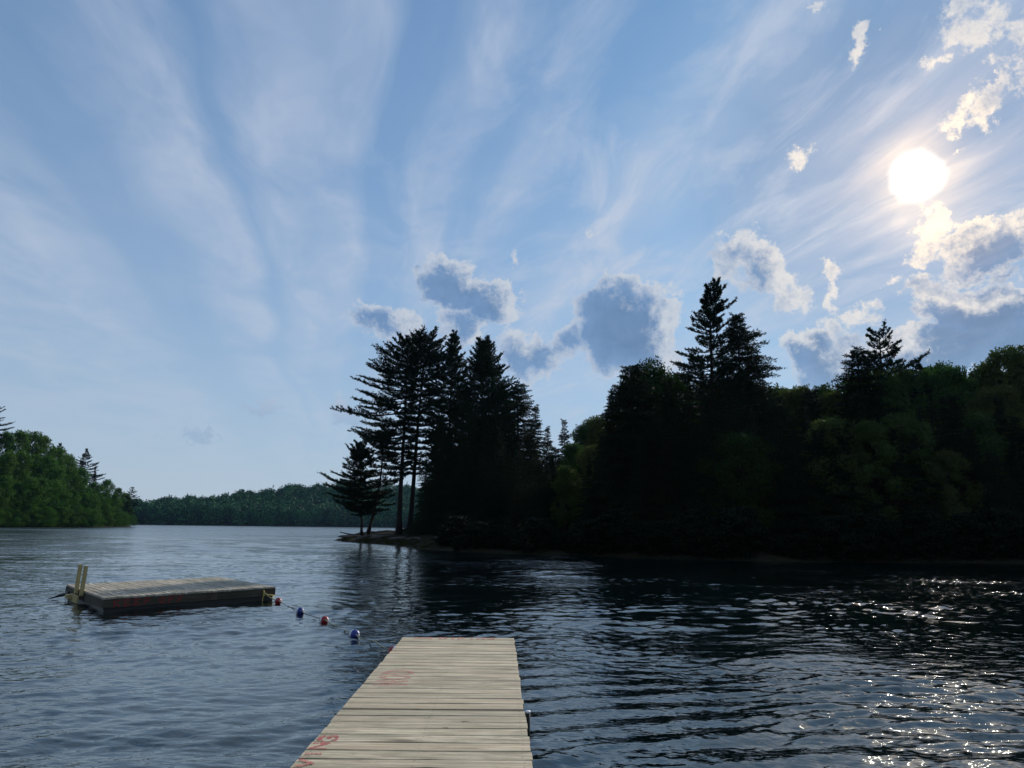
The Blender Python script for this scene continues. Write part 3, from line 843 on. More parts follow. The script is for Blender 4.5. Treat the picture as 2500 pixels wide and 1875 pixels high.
# ------------------------------------------------------------------ raft
def build_raft():
    z = .30
    A = on_z(252, 1459, z); B = on_z(672, 1432, z)       # front corners on the deck
    ex = (B - A); L = ex.length; ang = math.atan2(ex.y, ex.x)
    C = on_z(162, 1427, z); SV = C - A; D = min(SV.length, 4.3); SV = SV.normalized()
    sl = Vector((SV.x * math.cos(ang) + SV.y * math.sin(ang), -SV.x * math.sin(ang) + SV.y * math.cos(ang), 0)); sa_ = math.atan2(sl.y, sl.x)
    root = empty('swim_raft', (A.x, A.y, 0), ang)
    tag(root, 'mossy grey plank swim raft floating on the lake left of the dock', 'raft')
    rg = random.Random(8)
    n = round(L / .146); p = L / n
    for i in range(n):
        me = plank_mesh('plank', D + .03, (p - .018) * math.sin(sa_), .036, M_raft, i + 100, jit=.003)
        link('plank', me, root, (p * (i + .5) + sl.x * (D / 2 - .012), sl.y * (D / 2 - .012), z + rg.uniform(-.003, .003)), (rg.uniform(-.006, .006), 0, sa_ + rg.uniform(-.002, .002)))
    def beam(name, a, b, t, z0, z1, mat=M_fascia):
        a = Vector(a); b = Vector(b); e = b - a; mb = MB(); mb.box(-e.length / 2, -t / 2, z0, e.length / 2, t / 2, z1, bev=.004)
        c = (a + b) / 2; return link(name, mb.mesh(name, mat), root, (c.x, c.y, 0), (0, 0, math.atan2(e.y, e.x)))
    X_ = Vector((1, 0, 0)); S_ = sl
    zt = z - .039
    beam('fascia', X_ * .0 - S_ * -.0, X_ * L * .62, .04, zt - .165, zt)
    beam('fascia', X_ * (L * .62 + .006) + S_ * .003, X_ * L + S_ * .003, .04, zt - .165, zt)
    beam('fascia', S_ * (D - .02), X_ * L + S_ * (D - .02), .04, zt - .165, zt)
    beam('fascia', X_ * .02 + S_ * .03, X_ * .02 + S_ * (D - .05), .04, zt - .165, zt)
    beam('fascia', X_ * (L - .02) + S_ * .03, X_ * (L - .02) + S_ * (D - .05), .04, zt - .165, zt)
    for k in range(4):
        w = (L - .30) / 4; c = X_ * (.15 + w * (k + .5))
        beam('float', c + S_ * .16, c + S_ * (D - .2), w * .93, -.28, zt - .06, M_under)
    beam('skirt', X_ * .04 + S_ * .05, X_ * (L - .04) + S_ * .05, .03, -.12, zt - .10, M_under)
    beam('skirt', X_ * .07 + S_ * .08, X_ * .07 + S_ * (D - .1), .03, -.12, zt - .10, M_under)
    # lettering on the front board, too worn to read: broken red strokes
    V = []; Fc = []; x = .16
    letters = [[[(0, 0), (0, 1)], [(0, .5), (.8, 1)], [(.1, .5), (.8, 0)]], [[(0, 0), (0, 1), (.8, 1)], [(0, .5), (.6, .5)], [(0, 0), (.8, 0)]],
               [[(0, 0), (0, 1), (.8, 1)], [(0, .5), (.6, .5)], [(0, 0), (.8, 0)]], [[(0, 0), (0, 1), (.7, 1), (.7, .5), (0, .5)]], None,
               [[(.4, 0), (0, .3), (0, .7), (.4, 1), (.8, .7), (.8, .3), (.4, 0)]], [[(0, 0), (0, 1), (.8, 1)], [(0, .5), (.6, .5)]], [[(0, 0), (0, 1), (.8, 1)], [(0, .5), (.6, .5)]]]
    for k, Lt in enumerate(letters):
        if Lt is None: x += .12; continue
        st = [[(a * .135, b * .12) for a, b in s] for s in Lt]
        V, Fc = stroke_cells(st, .032, .007, .20, k + 60, [], 0)
        V = [(a, 0, b) for a, b, c in V]
        me = bpy.data.meshes.new('painted_letter'); me.from_pydata(V, [], Fc); me.materials.append(M_redpaint_dark)
        link('painted_letter', me, root, (x + .05, -.0225, zt - .142)); x += .20
    # ladder: two leaning uprights and the steps hung over the left side
    q = S_.to_3d(); base = Matrix.Translation(q * (D * .55)) @ Matrix.Rotation(sa_ - math.pi / 2, 4, 'Z')
    for k, (yy, nm) in enumerate(((.29, 'ladder_post'), (-.29, 'ladder_post'))):
        mb = MB(); M = base @ Matrix.Translation((-.055, yy, 0)) @ Matrix.Rotation(R(2.5), 4, 'Y')
        mb.box(-.030, -.058, .20, .035, .058, z + .52, M, bev=.004)
        link(nm, mb.mesh(nm, M_newwood), root)
    for k, zz in enumerate((.13, -.14)):
        mb = MB(); mb.box(-.22, .18 if k == 0 else -.42, zz - (.03 if k == 0 else 0), -.135, .46, zz + .06, base, bev=.004)
        link('ladder_step', mb.mesh('ladder_step', M_newwood), root)
    mb = MB(); mb.box(-.132, -.37, .05, -.10, .37, .20, base); link('ladder_bracket', mb.mesh('ladder_bracket', M_newwood), root)
    # torn edging that trails from the back corner
    mb = MB(); mb.tube([q * (D - .5) + Vector((0, 0, .14)), q * (D - .2) + Vector((-.12, 0, .08)), q * (D - .1) + Vector((-.26, 0, .03)), q * (D - .25) + Vector((-.42, 0, .012))], [.05, .035, .018, .005], 6)
    link('trailing_strap', mb.mesh('trailing_strap', M_under), root)
    return root, A, B, ang
raft, RA, RB, RANG = build_raft()

# ------------------------------------------------------------------ swim line
def build_line():
    spots = [((678.5, 1472), .155, 'red', 'red and white float beside the right corner of the raft'),
             ((732, 1497), .150, 'blue', 'blue and white float second along the rope from the raft'),
             ((791, 1520), .155, 'red', 'red and white float in the middle of the swim rope'),
             ((865, 1556), .160, 'blue', 'blue and white float nearest the dock end on open water'),
             ((961, 1598), .150, 'red', 'pale red and white float half hidden behind the dock edge')]
    pts = [on_z(*p, 0.0) for p, *_ in spots]
    line_dir = (pts[3] - pts[1]).normalized(); yaw = math.atan2(line_dir.y, line_dir.x)
    def half(mat, a0, a1):
        mb = MB(); V = []; n = 20; rings = []
        for i in range(9):
            a = a0 + (a1 - a0) * i / 8
            rings.append([(math.cos(a) * 1.12, math.sin(a) * math.cos(2 * math.pi * k / n), math.sin(a) * math.sin(2 * math.pi * k / n)) for k in range(n)])
        V = [p for r_ in rings for p in r_]
        Fc = [(i * n + k, i * n + (k + 1) % n, (i + 1) * n + (k + 1) % n, (i + 1) * n + k) for i in range(8) for k in range(n)]
        mb.add(V, Fc); return mb
    meshes = {}
    for nm, mt in (('red', M_red), ('blue', M_blue)):
        meshes[nm] = (half(mt, .12, math.pi * .54).mesh('coloured_half', mt, True), half(M_white, math.pi * .54, math.pi - .12).mesh('white_half', M_white, True))
    cols = []
    for sg in (1, -1):
        mb = MB(); mb.tube([(sg * .9, 0, 0), (sg * 1.16, 0, 0), (sg * 1.24, 0, 0)], [.30, .24, .17], 12); cols.append(mb.mesh('collar', M_white, True))
    rg = random.Random(2)
    for (pp, d, c, lab), P in zip(spots, pts):
        r = d / 2
        o = empty('rope_float', (P.x, P.y, r * .52)); o.rotation_euler = (rg.uniform(-.3, .3), rg.uniform(-.10, .12), yaw + .65 + rg.uniform(-.12, .12) + (math.pi if 'pale' in lab else 0)); o.scale = (r, r, r)
        tag(o, lab, 'float', 'floats strung on the swim rope')
        link('coloured_half', meshes[c][0], o); link('white_half', meshes[c][1], o); [link('collar', c_, o) for c_ in cols]
    # rope from the raft's cleat through the floats to the dock
    ca = math.cos(RANG); sa = math.sin(RANG)
    Lr = (RB - RA).length
    cleat = Vector((RA.x + ca * (Lr - .34) + sa * .05, RA.y + sa * (Lr - .34) - ca * .05, .17))
    path = [cleat] ; P = [cleat] + [Vector((p.x, p.y, .03)) for p in pts] + [d2w(DXL + .02, on_d(985, 1600, .25).y, .22)]
    out = []
    for i in range(len(P) - 1):
        a, b = P[i], P[i + 1]; L = (b - a).length; nn = 14
        side = Vector((-(b - a).y, (b - a).x, 0)).normalized()
        for k in range(nn):
            t = k / nn; q = a.lerp(b, t); sag = 4 * t * (1 - t)
            q = q + side * (.015 * math.sin(t * 9 + i) * sag)
            if i == 0: q.z = a.z * (1 - t) ** 1.2 + .02
            else: q.z = .062 - .030 * sag + (.03 * math.sin(t * 7 + i) * sag if i == 4 else 0)
            if i == len(P) - 2: q.z += .17 * t * t
            out.append(q)
    out.append(P[-1])
    mb = MB(); mb.tube(out, .0085, 6)
    tag(link('swim_rope', mb.mesh('swim_rope', M_rope, True)), 'thin pale rope strung with floats between the raft and the dock', 'rope')
    # knot of yellow rope on the raft's front board
    mb = MB()
    def loc(x, y, zz): return Vector((RA.x + ca * x - sa * y, RA.y + sa * x + ca * y, zz))
    x0 = Lr - .34
    pts2 = []
    for k in range(40):
        a = k * .9; pts2.append(loc(x0 + .022 * math.cos(a), -.045 - .02 * abs(math.sin(a)), .10 + .13 * (k / 40) + .012 * math.sin(a * 1.7)))
    mb.tube(pts2, .009, 6)
    mb.tube([loc(x0, -.05, .12), loc(x0 - .02, -.05, .03), loc(x0 - .015, -.06, -.05)], .010, 6)
    mb.tube([loc(x0, -.05, .19), loc(x0 + .12, -.06, .13), loc(x0 + .32, -.05, .10)], .009, 6)
    mb.tube([loc(x0, -.05, .17), loc(x0 + .16, -.07, .07), loc(x0 + .33, -.03, .035)], .009, 6)
    tag(link('yellow_rope_knot', mb.mesh('yellow_rope_knot', M_yrope, True)), 'yellow rope knotted on the front board of the raft', 'rope')
build_line()
# ------------------------------------------------------------------ trees: foliage pieces
class Leaves:
    """collects bark tubes and foliage triangles for one mesh with two materials"""
    def __init__(self): self.V = []; self.T = []; self.bv = []; self.bf = []
    def blades(self, P, Dn, n, length, width, spread, rg, up=0.0):
        """n thin triangles from each point, fanned about its direction"""
        P = np.repeat(P, n, 0); Dn = np.repeat(Dn, n, 0)
        d = Dn + rg.normal(size=P.shape) * spread; d[:, 2] += up
        d /= np.linalg.norm(d, axis=1, keepdims=True) + 1e-9
        w = np.cross(d, rg.normal(size=P.shape)); w /= np.linalg.norm(w, axis=1, keepdims=True) + 1e-9
        L = length * rg.uniform(.6, 1.15, (len(P), 1)); W = width * rg.uniform(.7, 1.3, (len(P), 1))
        a = P + w * W * .5 + d * L * .25; b = P - w * W * .5 + d * L * .25; c = P + d * L
        self.T.append(np.stack([a, b, c], 1))
    def leaves(self, P, size, rg, flat=0.5, out=None):
        """single leaf-like triangles with a loose upward bias"""
        n = len(P)
        nr = rg.normal(size=(n, 3)) * (.85 if out is not None else 1.); nr[:, 2] = nr[:, 2] + flat * (.5 if out is not None else 1.5); nr = nr + (out if out is not None else 0); nr /= np.linalg.norm(nr, axis=1, keepdims=True)
        a = np.cross(nr, rg.normal(size=(n, 3))); a /= np.linalg.norm(a, axis=1, keepdims=True) + 1e-9
        b = np.cross(nr, a); s = size * rg.uniform(.6, 1.3, (n, 1))
        self.T.append(np.stack([P + a * s * .62, P - a * s * .5 + b * s * .42, P - a * s * .5 - b * s * .42], 1))
    def tube(self, pts, rs, n=5):
        mb = MB(); mb.tube(pts, rs, n, cap=False); b = len(self.bv); self.bv += mb.v; self.bf += [tuple(i + b for i in f) for f in mb.f]
    def merge(self, other, M):
        A = np.array(M.to_3x3()); t = np.array(M.translation)
        for T in other.T: self.T.append(T @ A.T + t)
        b = len(self.bv)
        if other.bv:
            self.bv += [tuple(r) for r in (np.array(other.bv) @ A.T + t)]; self.bf += [tuple(i + b for i in f) for f in other.bf]
    def mesh(self, name, mleaf, mbark=None):
        T = np.concatenate(self.T).reshape(-1, 3) if self.T else np.zeros((0, 3))
        nb = len(self.bv); V = np.concatenate([np.array(self.bv).reshape(-1, 3), T]) if nb else T
        fT = np.arange(len(T)).reshape(-1, 3) + nb
        fs = ([np.array(self.bf)] if nb else []) + [fT]
        mi = np.concatenate([np.ones(len(self.bf), int), np.zeros(len(fT), int)])
        return mesh_np(name, V, fs, [mleaf, mbark or M_bark], mi)

def pine_branch(L, seed, dens=1.0, tuft=.24, blade=.055):
    """white pine: a long flat plume, needles in tufts turned up at the tip; limb along +X"""
    rg = np.random.default_rng(seed); o = Leaves()
    sway = rg.normal() * .12; lift = rg.uniform(.02, .10)
    def limb(t): return np.array([L * t, L * sway * t * t, L * (-.06 * math.sin(math.pi * min(t * 1.1, 1)) + lift * t ** 2.2)])
    o.tube([limb(t) for t in np.linspace(0, 1, 7)], [max(.008, (.018 + .010 * L) * (1 - t) ** .8 + .006) for t in np.linspace(0, 1, 7)], 5)
    P = []; Dn = []
    ns = int((6 + 7.5 * L) * dens); side = 1
    for k in range(ns):
        t = .16 + .84 * (k + rg.uniform(0, .8)) / ns
        if L > 3.5 and t < .26 and rg.random() < .5: continue
        side = -side; ang = side * rg.uniform(.45, 1.15); b = limb(t)
        l = min(L * .40, 1.7) * (1.08 - t * .72) * rg.uniform(.55, 1.15)
        d = np.array([math.cos(ang), math.sin(ang), rg.uniform(-.03, .22)]); m = max(2, int(l / .13))
        tip = b + d * l + np.array([0, 0, .10 * l])
        o.tube([b, b + d * l * .5, tip], [.012, .008, .004], 3)
        for j in range(m):
            s = .18 + .82 * (j + rg.random()) / m
            P.append(b + d * l * s + np.array([0, 0, .10 * l * s * s]) + rg.normal(size=3) * .035); Dn.append(d + np.array([.3, 0, .55 + .4 * s]))
    for k in range(int(5 * dens) + 3):
        t = rg.uniform(.82, 1.0); P.append(limb(t)); Dn.append(np.array([.8, rg.normal() * .3, .8]))
    o.blades(np.array(P), np.array(Dn), 6, tuft, blade * 1.2, .50, rg)
    return o

def hemlock_branch(L, seed, dens=1.0):
    """fine feathery spray, its tip nodding"""
    rg = np.random.default_rng(seed); o = Leaves(); sway = rg.normal() * .15; droop = rg.uniform(.10, .24)
    def limb(t): return np.array([L * t, L * sway * t * t, L * (.10 * t - droop * t ** 2.4)])
    o.tube([limb(t) for t in np.linspace(0, 1, 6)], [max(.006, (.012 + .008 * L) * (1 - t) + .005) for t in np.linspace(0, 1, 6)], 4)
    P = []; Dn = []; ns = int((8 + 8 * L) * dens); side = 1
    for k in range(ns):
        t = .10 + .90 * (k + rg.uniform(0, .8)) / ns; side = -side; ang = side * rg.uniform(.7, 1.3); b = limb(t)
        l = min(L * .42, 1.3) * (1.1 - t * .8) * rg.uniform(.5, 1.2); d = np.array([math.cos(ang), math.sin(ang), rg.uniform(-.25, .08)])
        m = max(2, int(l / .11))
        for j in range(m):
            s = .1 + .9 * (j + rg.random()) / m
            P.append(b + d * l * s + np.array([0, 0, -.14 * l * s * s]) + rg.normal(size=3) * .02); Dn.append(d + rg.normal(size=3) * .35 + np.array([0, 0, -.15]))
    o.blades(np.array(P), np.array(Dn), 6, .19, .055, .55, rg)
    return o

PB = {}; HB = {}
for L in (.8, 1.6, 2.6, 3.8, 5.2):
    PB[L] = [pine_branch(L, int(L * 10) + s) for s in range(4)]
    HB[L] = [hemlock_branch(L, int(L * 20) + s + 900) for s in range(3)]
PBM = {L: [b.mesh('branch', M_needle) for b in v] for L, v in PB.items()}
HBM = {L: [b.mesh('branch', M_needle2) for b in v] for L, v in HB.items()}
KEYS = sorted(PB)
def pick(bank, L, rg):
    k = min(KEYS, key=lambda q: abs(math.log(q / L))); v = bank[k]; return v[rg.integers(len(v))], L / k

def trunk_mesh(name, path, r0, r1, n=9, flare=1.6):
    m = len(path); rs = []
    for i in range(m):
        t = i / (m - 1); rs.append((r0 * (1 - t) + r1 * t) * (1 + (flare - 1) * math.exp(-t * 26)))
    mb = MB(); mb.tube(path, rs, n); return mb.mesh(name, M_bark, True)

def branch_matrix(p, az, pitch, roll, s):
    return Matrix.Translation(p) @ Matrix.Rotation(az, 4, 'Z') @ Matrix.Rotation(-pitch, 4, 'Y') @ Matrix.Rotation(roll, 4, 'X') @ Matrix.Diagonal((s, s, s, 1))

def conifer_branches(H, prof, first, step, per, kind, seed, path, bank, up_top=55, up_low=2, jitter=.2):
    """yield (matrix, branch) for every limb; prof(t, az) is the reach at height share t"""
    rg = np.random.default_rng(seed); z = first * H
    while z < H * .985:
        t = z / H; n = per + (rg.random() < .4)
        a0 = rg.uniform(0, 6.28)
        for k in range(n):
            az = a0 + 6.283 * k / n + rg.normal() * .25
            L = prof(t, az) * rg.uniform(1 - jitter * 1.6, 1 + jitter)
            if L < .25: continue
            tt = (t - first) / (1 - first)
            pitch = R(up_low + (up_top - up_low) * max(0, tt) ** 5.0) + rg.normal() * .07
            b, s = pick(bank, L, rg)
            fi = t * (len(path) - 1); i0 = min(int(fi), len(path) - 2); p = Vector(path[i0]).lerp(Vector(path[i0 + 1]), fi - i0)
            p = p + Vector((0, 0, rg.uniform(-.15, .15)))
            yield branch_matrix(p, az, pitch, rg.normal() * .15, s), b
        z += step * rg.uniform(.75, 1.3) * (1.0 if t < .8 else .62)

def straight(H, lean=(0, 0), seed=0, n=14, wob=.05):
    rg = random.Random(seed); a, b = rg.uniform(0, 6), rg.uniform(0, 6)
    return [(lean[0] * t + wob * math.sin(a + t * 7), lean[1] * t + wob * math.cos(b + t * 6), H * t) for t in [i / (n - 1) for i in range(n)]]

def hero(name, label, cat, base, H, prof, first, step, per, kind, seed, lean=(0, 0), r0=.28, path=None, up_top=55, up_low=2, group=None, jitter=.2):
    """a tree whose limbs are parts of their own"""
    root = empty(name, base); tag(root, label, cat, group)
    path = path or straight(H, lean, seed)
    link('trunk', trunk_mesh('trunk', path, r0, .03), root)
    bank = PBM if kind == 'pine' else HBM
    for M, me in conifer_branches(H, prof, first, step, per, kind, seed, path, bank, up_top, up_low, jitter):
        o = bpy.data.objects.new('branch', me); col.objects.link(o); o.parent = root; o.matrix_local = M
    return root

def crown_conifer(kind, H, rad, first, step, per, seed, power=.85):
    o = Leaves(); path = straight(H, (0, 0), seed); bank = PB if kind == 'pine' else HB
    def prof(t, az):
        q = (1 - (t - first) / (1 - first))
        w = 1 + .28 * math.sin(az * 2 + seed + t * 9)
        base = rad * max(.1, q) ** power if kind != 'pine' else rad * (max(.12, min(1, q * 1.8)) ** .8) * (.72 + .28 * min(1, (1 - q) * 3))
        return base * w
    for M, b in conifer_branches(H, prof, first, step, per, kind, seed, path, bank, 50 if kind == 'pine' else 35, 2 if kind == 'pine' else -4):
        o.merge(b, M)
    o.bv = []; o.bf = []
    return o.mesh('crown', M_needle if kind == 'pine' else M_needle2), trunk_mesh('trunk', path, H * .013, .03)

def crown_broad(H, rad, seed, mat, nleaf=26000, leaf=.25, low=.18):
    rg = np.random.default_rng(seed); o = Leaves(); path = straight(H * .8, (rg.normal() * .6, rg.normal() * .6), seed, wob=.25)
    cl = []
    nc = 64
    for k in range(nc):
        t = (k + .5) / nc; zz = H * (low + (1 - low) * t ** .85) - .6
        prof = math.sin(math.pi * min(1, (zz / H - low + .10) / (1 - low + .12)) ** .82) ** .6
        ph = k * 2.399 + rg.normal() * .3; rr = rad * prof * rg.uniform(.45, 1.0)
        cl.append((rr * math.cos(ph), rr * math.sin(ph), min(zz, H - 1.0), rg.uniform(.55, 1.45) * rad / 4.))
    cl.append((0, 0, H - 1.0, 1.2 * rad / 4))
    for cx, cy, cz, cr in cl:
        n = int(nleaf / len(cl) * (cr / (1.3 * rad / 4)) ** 1.5)
        d = rg.normal(size=(n, 3)); d /= np.linalg.norm(d, axis=1, keepdims=True)
        rr = cr * rg.uniform(.25, 1.0, (n, 1)) ** .4
        lump = 1 + .28 * np.sin(d[:, :1] * 5 + cx * 3) * np.sin(d[:, 1:2] * 6 + cy) + .2 * np.sin(d[:, 2:] * 9 + cz)
        p = d * rr * lump * np.array([1.15, 1.15, .72]) + np.array([cx, cy, cz])
        # twigs that stick out of the clump
        k = rg.integers(0, n, n // 6); p[k] += d[k] * cr * rg.uniform(0, .10, (len(k), 1))
        o.leaves(p, leaf, rg, .5, d)
    cr_mesh = o.mesh('crown', mat)
    mb = MB(); m = len(path)
    mb.tube(path, [(H * .016) * (1 - i / (m - 1)) + .03 for i in range(m)], 8)
    for cx, cy, cz, cr in cl[::3]:
        i = max(2, min(m - 2, int(cz / (H * .8) * (m - 1) * .7))); a = Vector(path[i]); b = Vector((cx, cy, cz))
        mb.tube([a, a.lerp(b, .5) + Vector((0, 0, -.3)), b], [.07, .05, .02], 4)
    return cr_mesh, mb.mesh('trunk', M_bark, True)

PROTO = {
    'pine': [crown_conifer('pine', 18, 3.6, .30, .62, 4, 21), crown_conifer('pine', 18, 3.2, .22, .6, 4, 22)],
    'hemlock': [crown_conifer('hemlock', 15, 3.7, .06, .42, 5, 31), crown_conifer('hemlock', 15, 3.2, .04, .42, 5, 32, 1.0), crown_conifer('hemlock', 15, 4.2, .08, .45, 5, 33, .7)],
    'broad': [crown_broad(15, 4.6, 41, M_leaf), crown_broad(15, 4.0, 42, M_leaf), crown_broad(15, 5.2, 43, M_leaf)],
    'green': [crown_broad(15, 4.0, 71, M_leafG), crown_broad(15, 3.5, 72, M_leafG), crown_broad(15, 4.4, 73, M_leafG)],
    'broadL': [crown_broad(15, 4.8, 51, M_leafL, 14000, .34, .04), crown_broad(15, 4.2, 52, M_leafL, 14000, .34, .04), crown_broad(15, 5.4, 53, M_leafL, 14000, .34, .06)],
}
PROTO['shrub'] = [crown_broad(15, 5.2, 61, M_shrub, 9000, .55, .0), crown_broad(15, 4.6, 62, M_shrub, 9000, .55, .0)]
PH = {'shrub': 15., 'pine': 18., 'hemlock': 15., 'broad': 15., 'green': 15., 'broadL': 15.}
rt = random.Random(77)
def put_tree(kind, name, x, y, z, H, wide=1.0, v=None, trunk=True):
    i = v if v is not None else rt.randrange(len(PROTO[kind]))
    cm, tm = PROTO[kind][i % len(PROTO[kind])]; s = H / PH[kind]
    o = empty(name, (x, y, z - .15), rt.uniform(0, 6.28)); o.scale = (s * wide, s * wide, s)
    link('crown', cm, o)
    if trunk: link('trunk', tm, o)
    return o

def ground(x, y): return float(land_h(np.array([[x]]), np.array([[y]]))[0, 0])

def spot(px, y):
    """ground point at bearing px and depth y"""
    p = at_y(px, 1285, y); return p.x, y, ground(p.x, y)
def height_to(px, py, x, y, z):
    d = ray(px, py); k = math.hypot(x, y) / math.hypot(d.x, d.y); return CAM_Z + d.z * k - z

NAME = {'green': 'broadleaf_tree', 'pine': 'white_pine', 'hemlock': 'hemlock_tree', 'broad': 'broadleaf_tree', 'broadL': 'broadleaf_tree'}
CAT = {'green': 'tree', 'pine': 'pine tree', 'hemlock': 'hemlock', 'broad': 'tree', 'broadL': 'tree'}

# ---- the pines of the point
def lr(pairs, side_bias=0.0):
    """reach from a list of (height share, left, right) in metres, left being -X"""
    hs = [p[0] for p in pairs]; l = [p[1] for p in pairs]; r = [p[2] for p in pairs]
    def f(t, az):
        c = math.cos(az); a = np.interp(t, hs, l); b = np.interp(t, hs, r)
        m = (a + b) / 2
        w = abs(c) ** 1.0
        return (b if c > 0 else a) * w + min(m, 3.2) * (1 - w)
    return f
D0 = 82.0
x, y, z = spot(975, D0)
hA = height_to(978, 822, x, y, z)
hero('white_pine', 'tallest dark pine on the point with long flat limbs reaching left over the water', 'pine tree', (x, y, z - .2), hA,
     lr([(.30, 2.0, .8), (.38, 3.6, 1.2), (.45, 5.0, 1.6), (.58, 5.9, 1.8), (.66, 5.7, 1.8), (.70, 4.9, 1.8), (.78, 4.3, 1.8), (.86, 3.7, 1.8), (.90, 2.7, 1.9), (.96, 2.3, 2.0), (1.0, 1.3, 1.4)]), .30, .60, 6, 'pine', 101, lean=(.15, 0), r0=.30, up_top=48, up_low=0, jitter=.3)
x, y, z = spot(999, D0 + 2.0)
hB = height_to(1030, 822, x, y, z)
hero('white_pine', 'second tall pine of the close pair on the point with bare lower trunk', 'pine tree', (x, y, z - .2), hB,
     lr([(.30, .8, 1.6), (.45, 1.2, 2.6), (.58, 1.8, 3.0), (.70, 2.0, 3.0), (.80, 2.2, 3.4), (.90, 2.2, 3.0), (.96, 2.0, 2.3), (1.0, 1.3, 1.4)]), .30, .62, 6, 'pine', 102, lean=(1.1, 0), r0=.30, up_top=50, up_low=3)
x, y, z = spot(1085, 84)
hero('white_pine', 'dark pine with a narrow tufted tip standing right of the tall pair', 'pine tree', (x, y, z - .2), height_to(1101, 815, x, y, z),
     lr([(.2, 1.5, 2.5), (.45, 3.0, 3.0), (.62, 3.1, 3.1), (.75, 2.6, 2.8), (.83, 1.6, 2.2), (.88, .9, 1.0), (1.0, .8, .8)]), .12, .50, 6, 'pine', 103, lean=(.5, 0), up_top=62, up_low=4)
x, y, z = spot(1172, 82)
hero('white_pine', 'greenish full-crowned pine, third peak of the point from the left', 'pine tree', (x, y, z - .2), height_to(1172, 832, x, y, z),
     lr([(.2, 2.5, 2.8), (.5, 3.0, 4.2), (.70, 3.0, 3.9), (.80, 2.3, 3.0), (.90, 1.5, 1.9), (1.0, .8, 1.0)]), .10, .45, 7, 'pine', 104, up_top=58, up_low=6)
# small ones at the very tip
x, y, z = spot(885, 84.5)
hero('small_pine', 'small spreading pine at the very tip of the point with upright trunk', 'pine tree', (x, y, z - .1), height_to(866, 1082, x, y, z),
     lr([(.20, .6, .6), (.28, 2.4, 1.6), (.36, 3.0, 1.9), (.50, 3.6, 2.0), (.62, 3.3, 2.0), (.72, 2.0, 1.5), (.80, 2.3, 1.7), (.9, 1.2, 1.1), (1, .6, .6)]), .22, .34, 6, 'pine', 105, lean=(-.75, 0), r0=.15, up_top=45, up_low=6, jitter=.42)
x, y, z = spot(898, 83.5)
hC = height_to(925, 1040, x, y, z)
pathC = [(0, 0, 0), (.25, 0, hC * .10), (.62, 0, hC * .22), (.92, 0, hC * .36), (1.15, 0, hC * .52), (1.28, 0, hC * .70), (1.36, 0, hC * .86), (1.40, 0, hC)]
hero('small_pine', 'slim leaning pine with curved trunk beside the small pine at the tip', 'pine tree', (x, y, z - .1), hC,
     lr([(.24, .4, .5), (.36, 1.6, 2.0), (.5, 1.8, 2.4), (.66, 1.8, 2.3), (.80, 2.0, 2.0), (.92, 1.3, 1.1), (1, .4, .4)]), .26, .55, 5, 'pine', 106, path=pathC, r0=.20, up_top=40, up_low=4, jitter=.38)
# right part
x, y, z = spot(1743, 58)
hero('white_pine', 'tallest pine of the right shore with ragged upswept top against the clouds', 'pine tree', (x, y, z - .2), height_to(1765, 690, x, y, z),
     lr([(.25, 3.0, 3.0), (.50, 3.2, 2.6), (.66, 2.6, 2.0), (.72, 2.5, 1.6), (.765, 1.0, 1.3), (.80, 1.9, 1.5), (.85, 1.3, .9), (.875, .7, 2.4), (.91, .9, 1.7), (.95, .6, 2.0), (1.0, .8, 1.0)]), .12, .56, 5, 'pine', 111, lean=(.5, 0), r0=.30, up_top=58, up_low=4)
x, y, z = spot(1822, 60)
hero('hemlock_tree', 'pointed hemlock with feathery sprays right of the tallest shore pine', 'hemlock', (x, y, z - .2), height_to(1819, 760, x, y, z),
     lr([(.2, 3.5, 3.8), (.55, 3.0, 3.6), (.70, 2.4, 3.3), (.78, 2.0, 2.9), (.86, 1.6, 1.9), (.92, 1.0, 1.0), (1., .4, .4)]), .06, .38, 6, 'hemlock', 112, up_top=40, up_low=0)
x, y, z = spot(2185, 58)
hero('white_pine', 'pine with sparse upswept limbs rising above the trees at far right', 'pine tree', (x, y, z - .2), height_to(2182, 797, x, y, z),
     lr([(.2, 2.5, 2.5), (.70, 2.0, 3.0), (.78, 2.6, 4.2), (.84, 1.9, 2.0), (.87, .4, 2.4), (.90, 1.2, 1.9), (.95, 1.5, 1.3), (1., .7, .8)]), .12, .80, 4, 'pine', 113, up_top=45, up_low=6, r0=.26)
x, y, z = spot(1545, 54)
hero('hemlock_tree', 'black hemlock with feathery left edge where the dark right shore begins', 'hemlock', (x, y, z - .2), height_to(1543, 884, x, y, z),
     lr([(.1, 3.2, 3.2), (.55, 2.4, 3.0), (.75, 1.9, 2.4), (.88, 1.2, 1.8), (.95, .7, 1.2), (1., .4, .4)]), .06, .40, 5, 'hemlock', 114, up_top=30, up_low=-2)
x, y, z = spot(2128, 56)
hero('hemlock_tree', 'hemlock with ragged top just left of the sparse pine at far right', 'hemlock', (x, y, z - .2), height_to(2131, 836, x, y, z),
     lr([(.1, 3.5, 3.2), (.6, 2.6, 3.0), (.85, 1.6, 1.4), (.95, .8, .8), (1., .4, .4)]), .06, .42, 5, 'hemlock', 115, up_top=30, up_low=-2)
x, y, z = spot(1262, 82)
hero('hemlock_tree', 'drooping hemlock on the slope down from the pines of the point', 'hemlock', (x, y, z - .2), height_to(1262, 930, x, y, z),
     lr([(.1, 3.2, 3.4), (.5, 2.8, 3.2), (.75, 1.8, 2.6), (.9, 1.0, 1.6), (1., .4, .5)]), .06, .42, 5, 'hemlock', 116, up_top=30, up_low=-2)

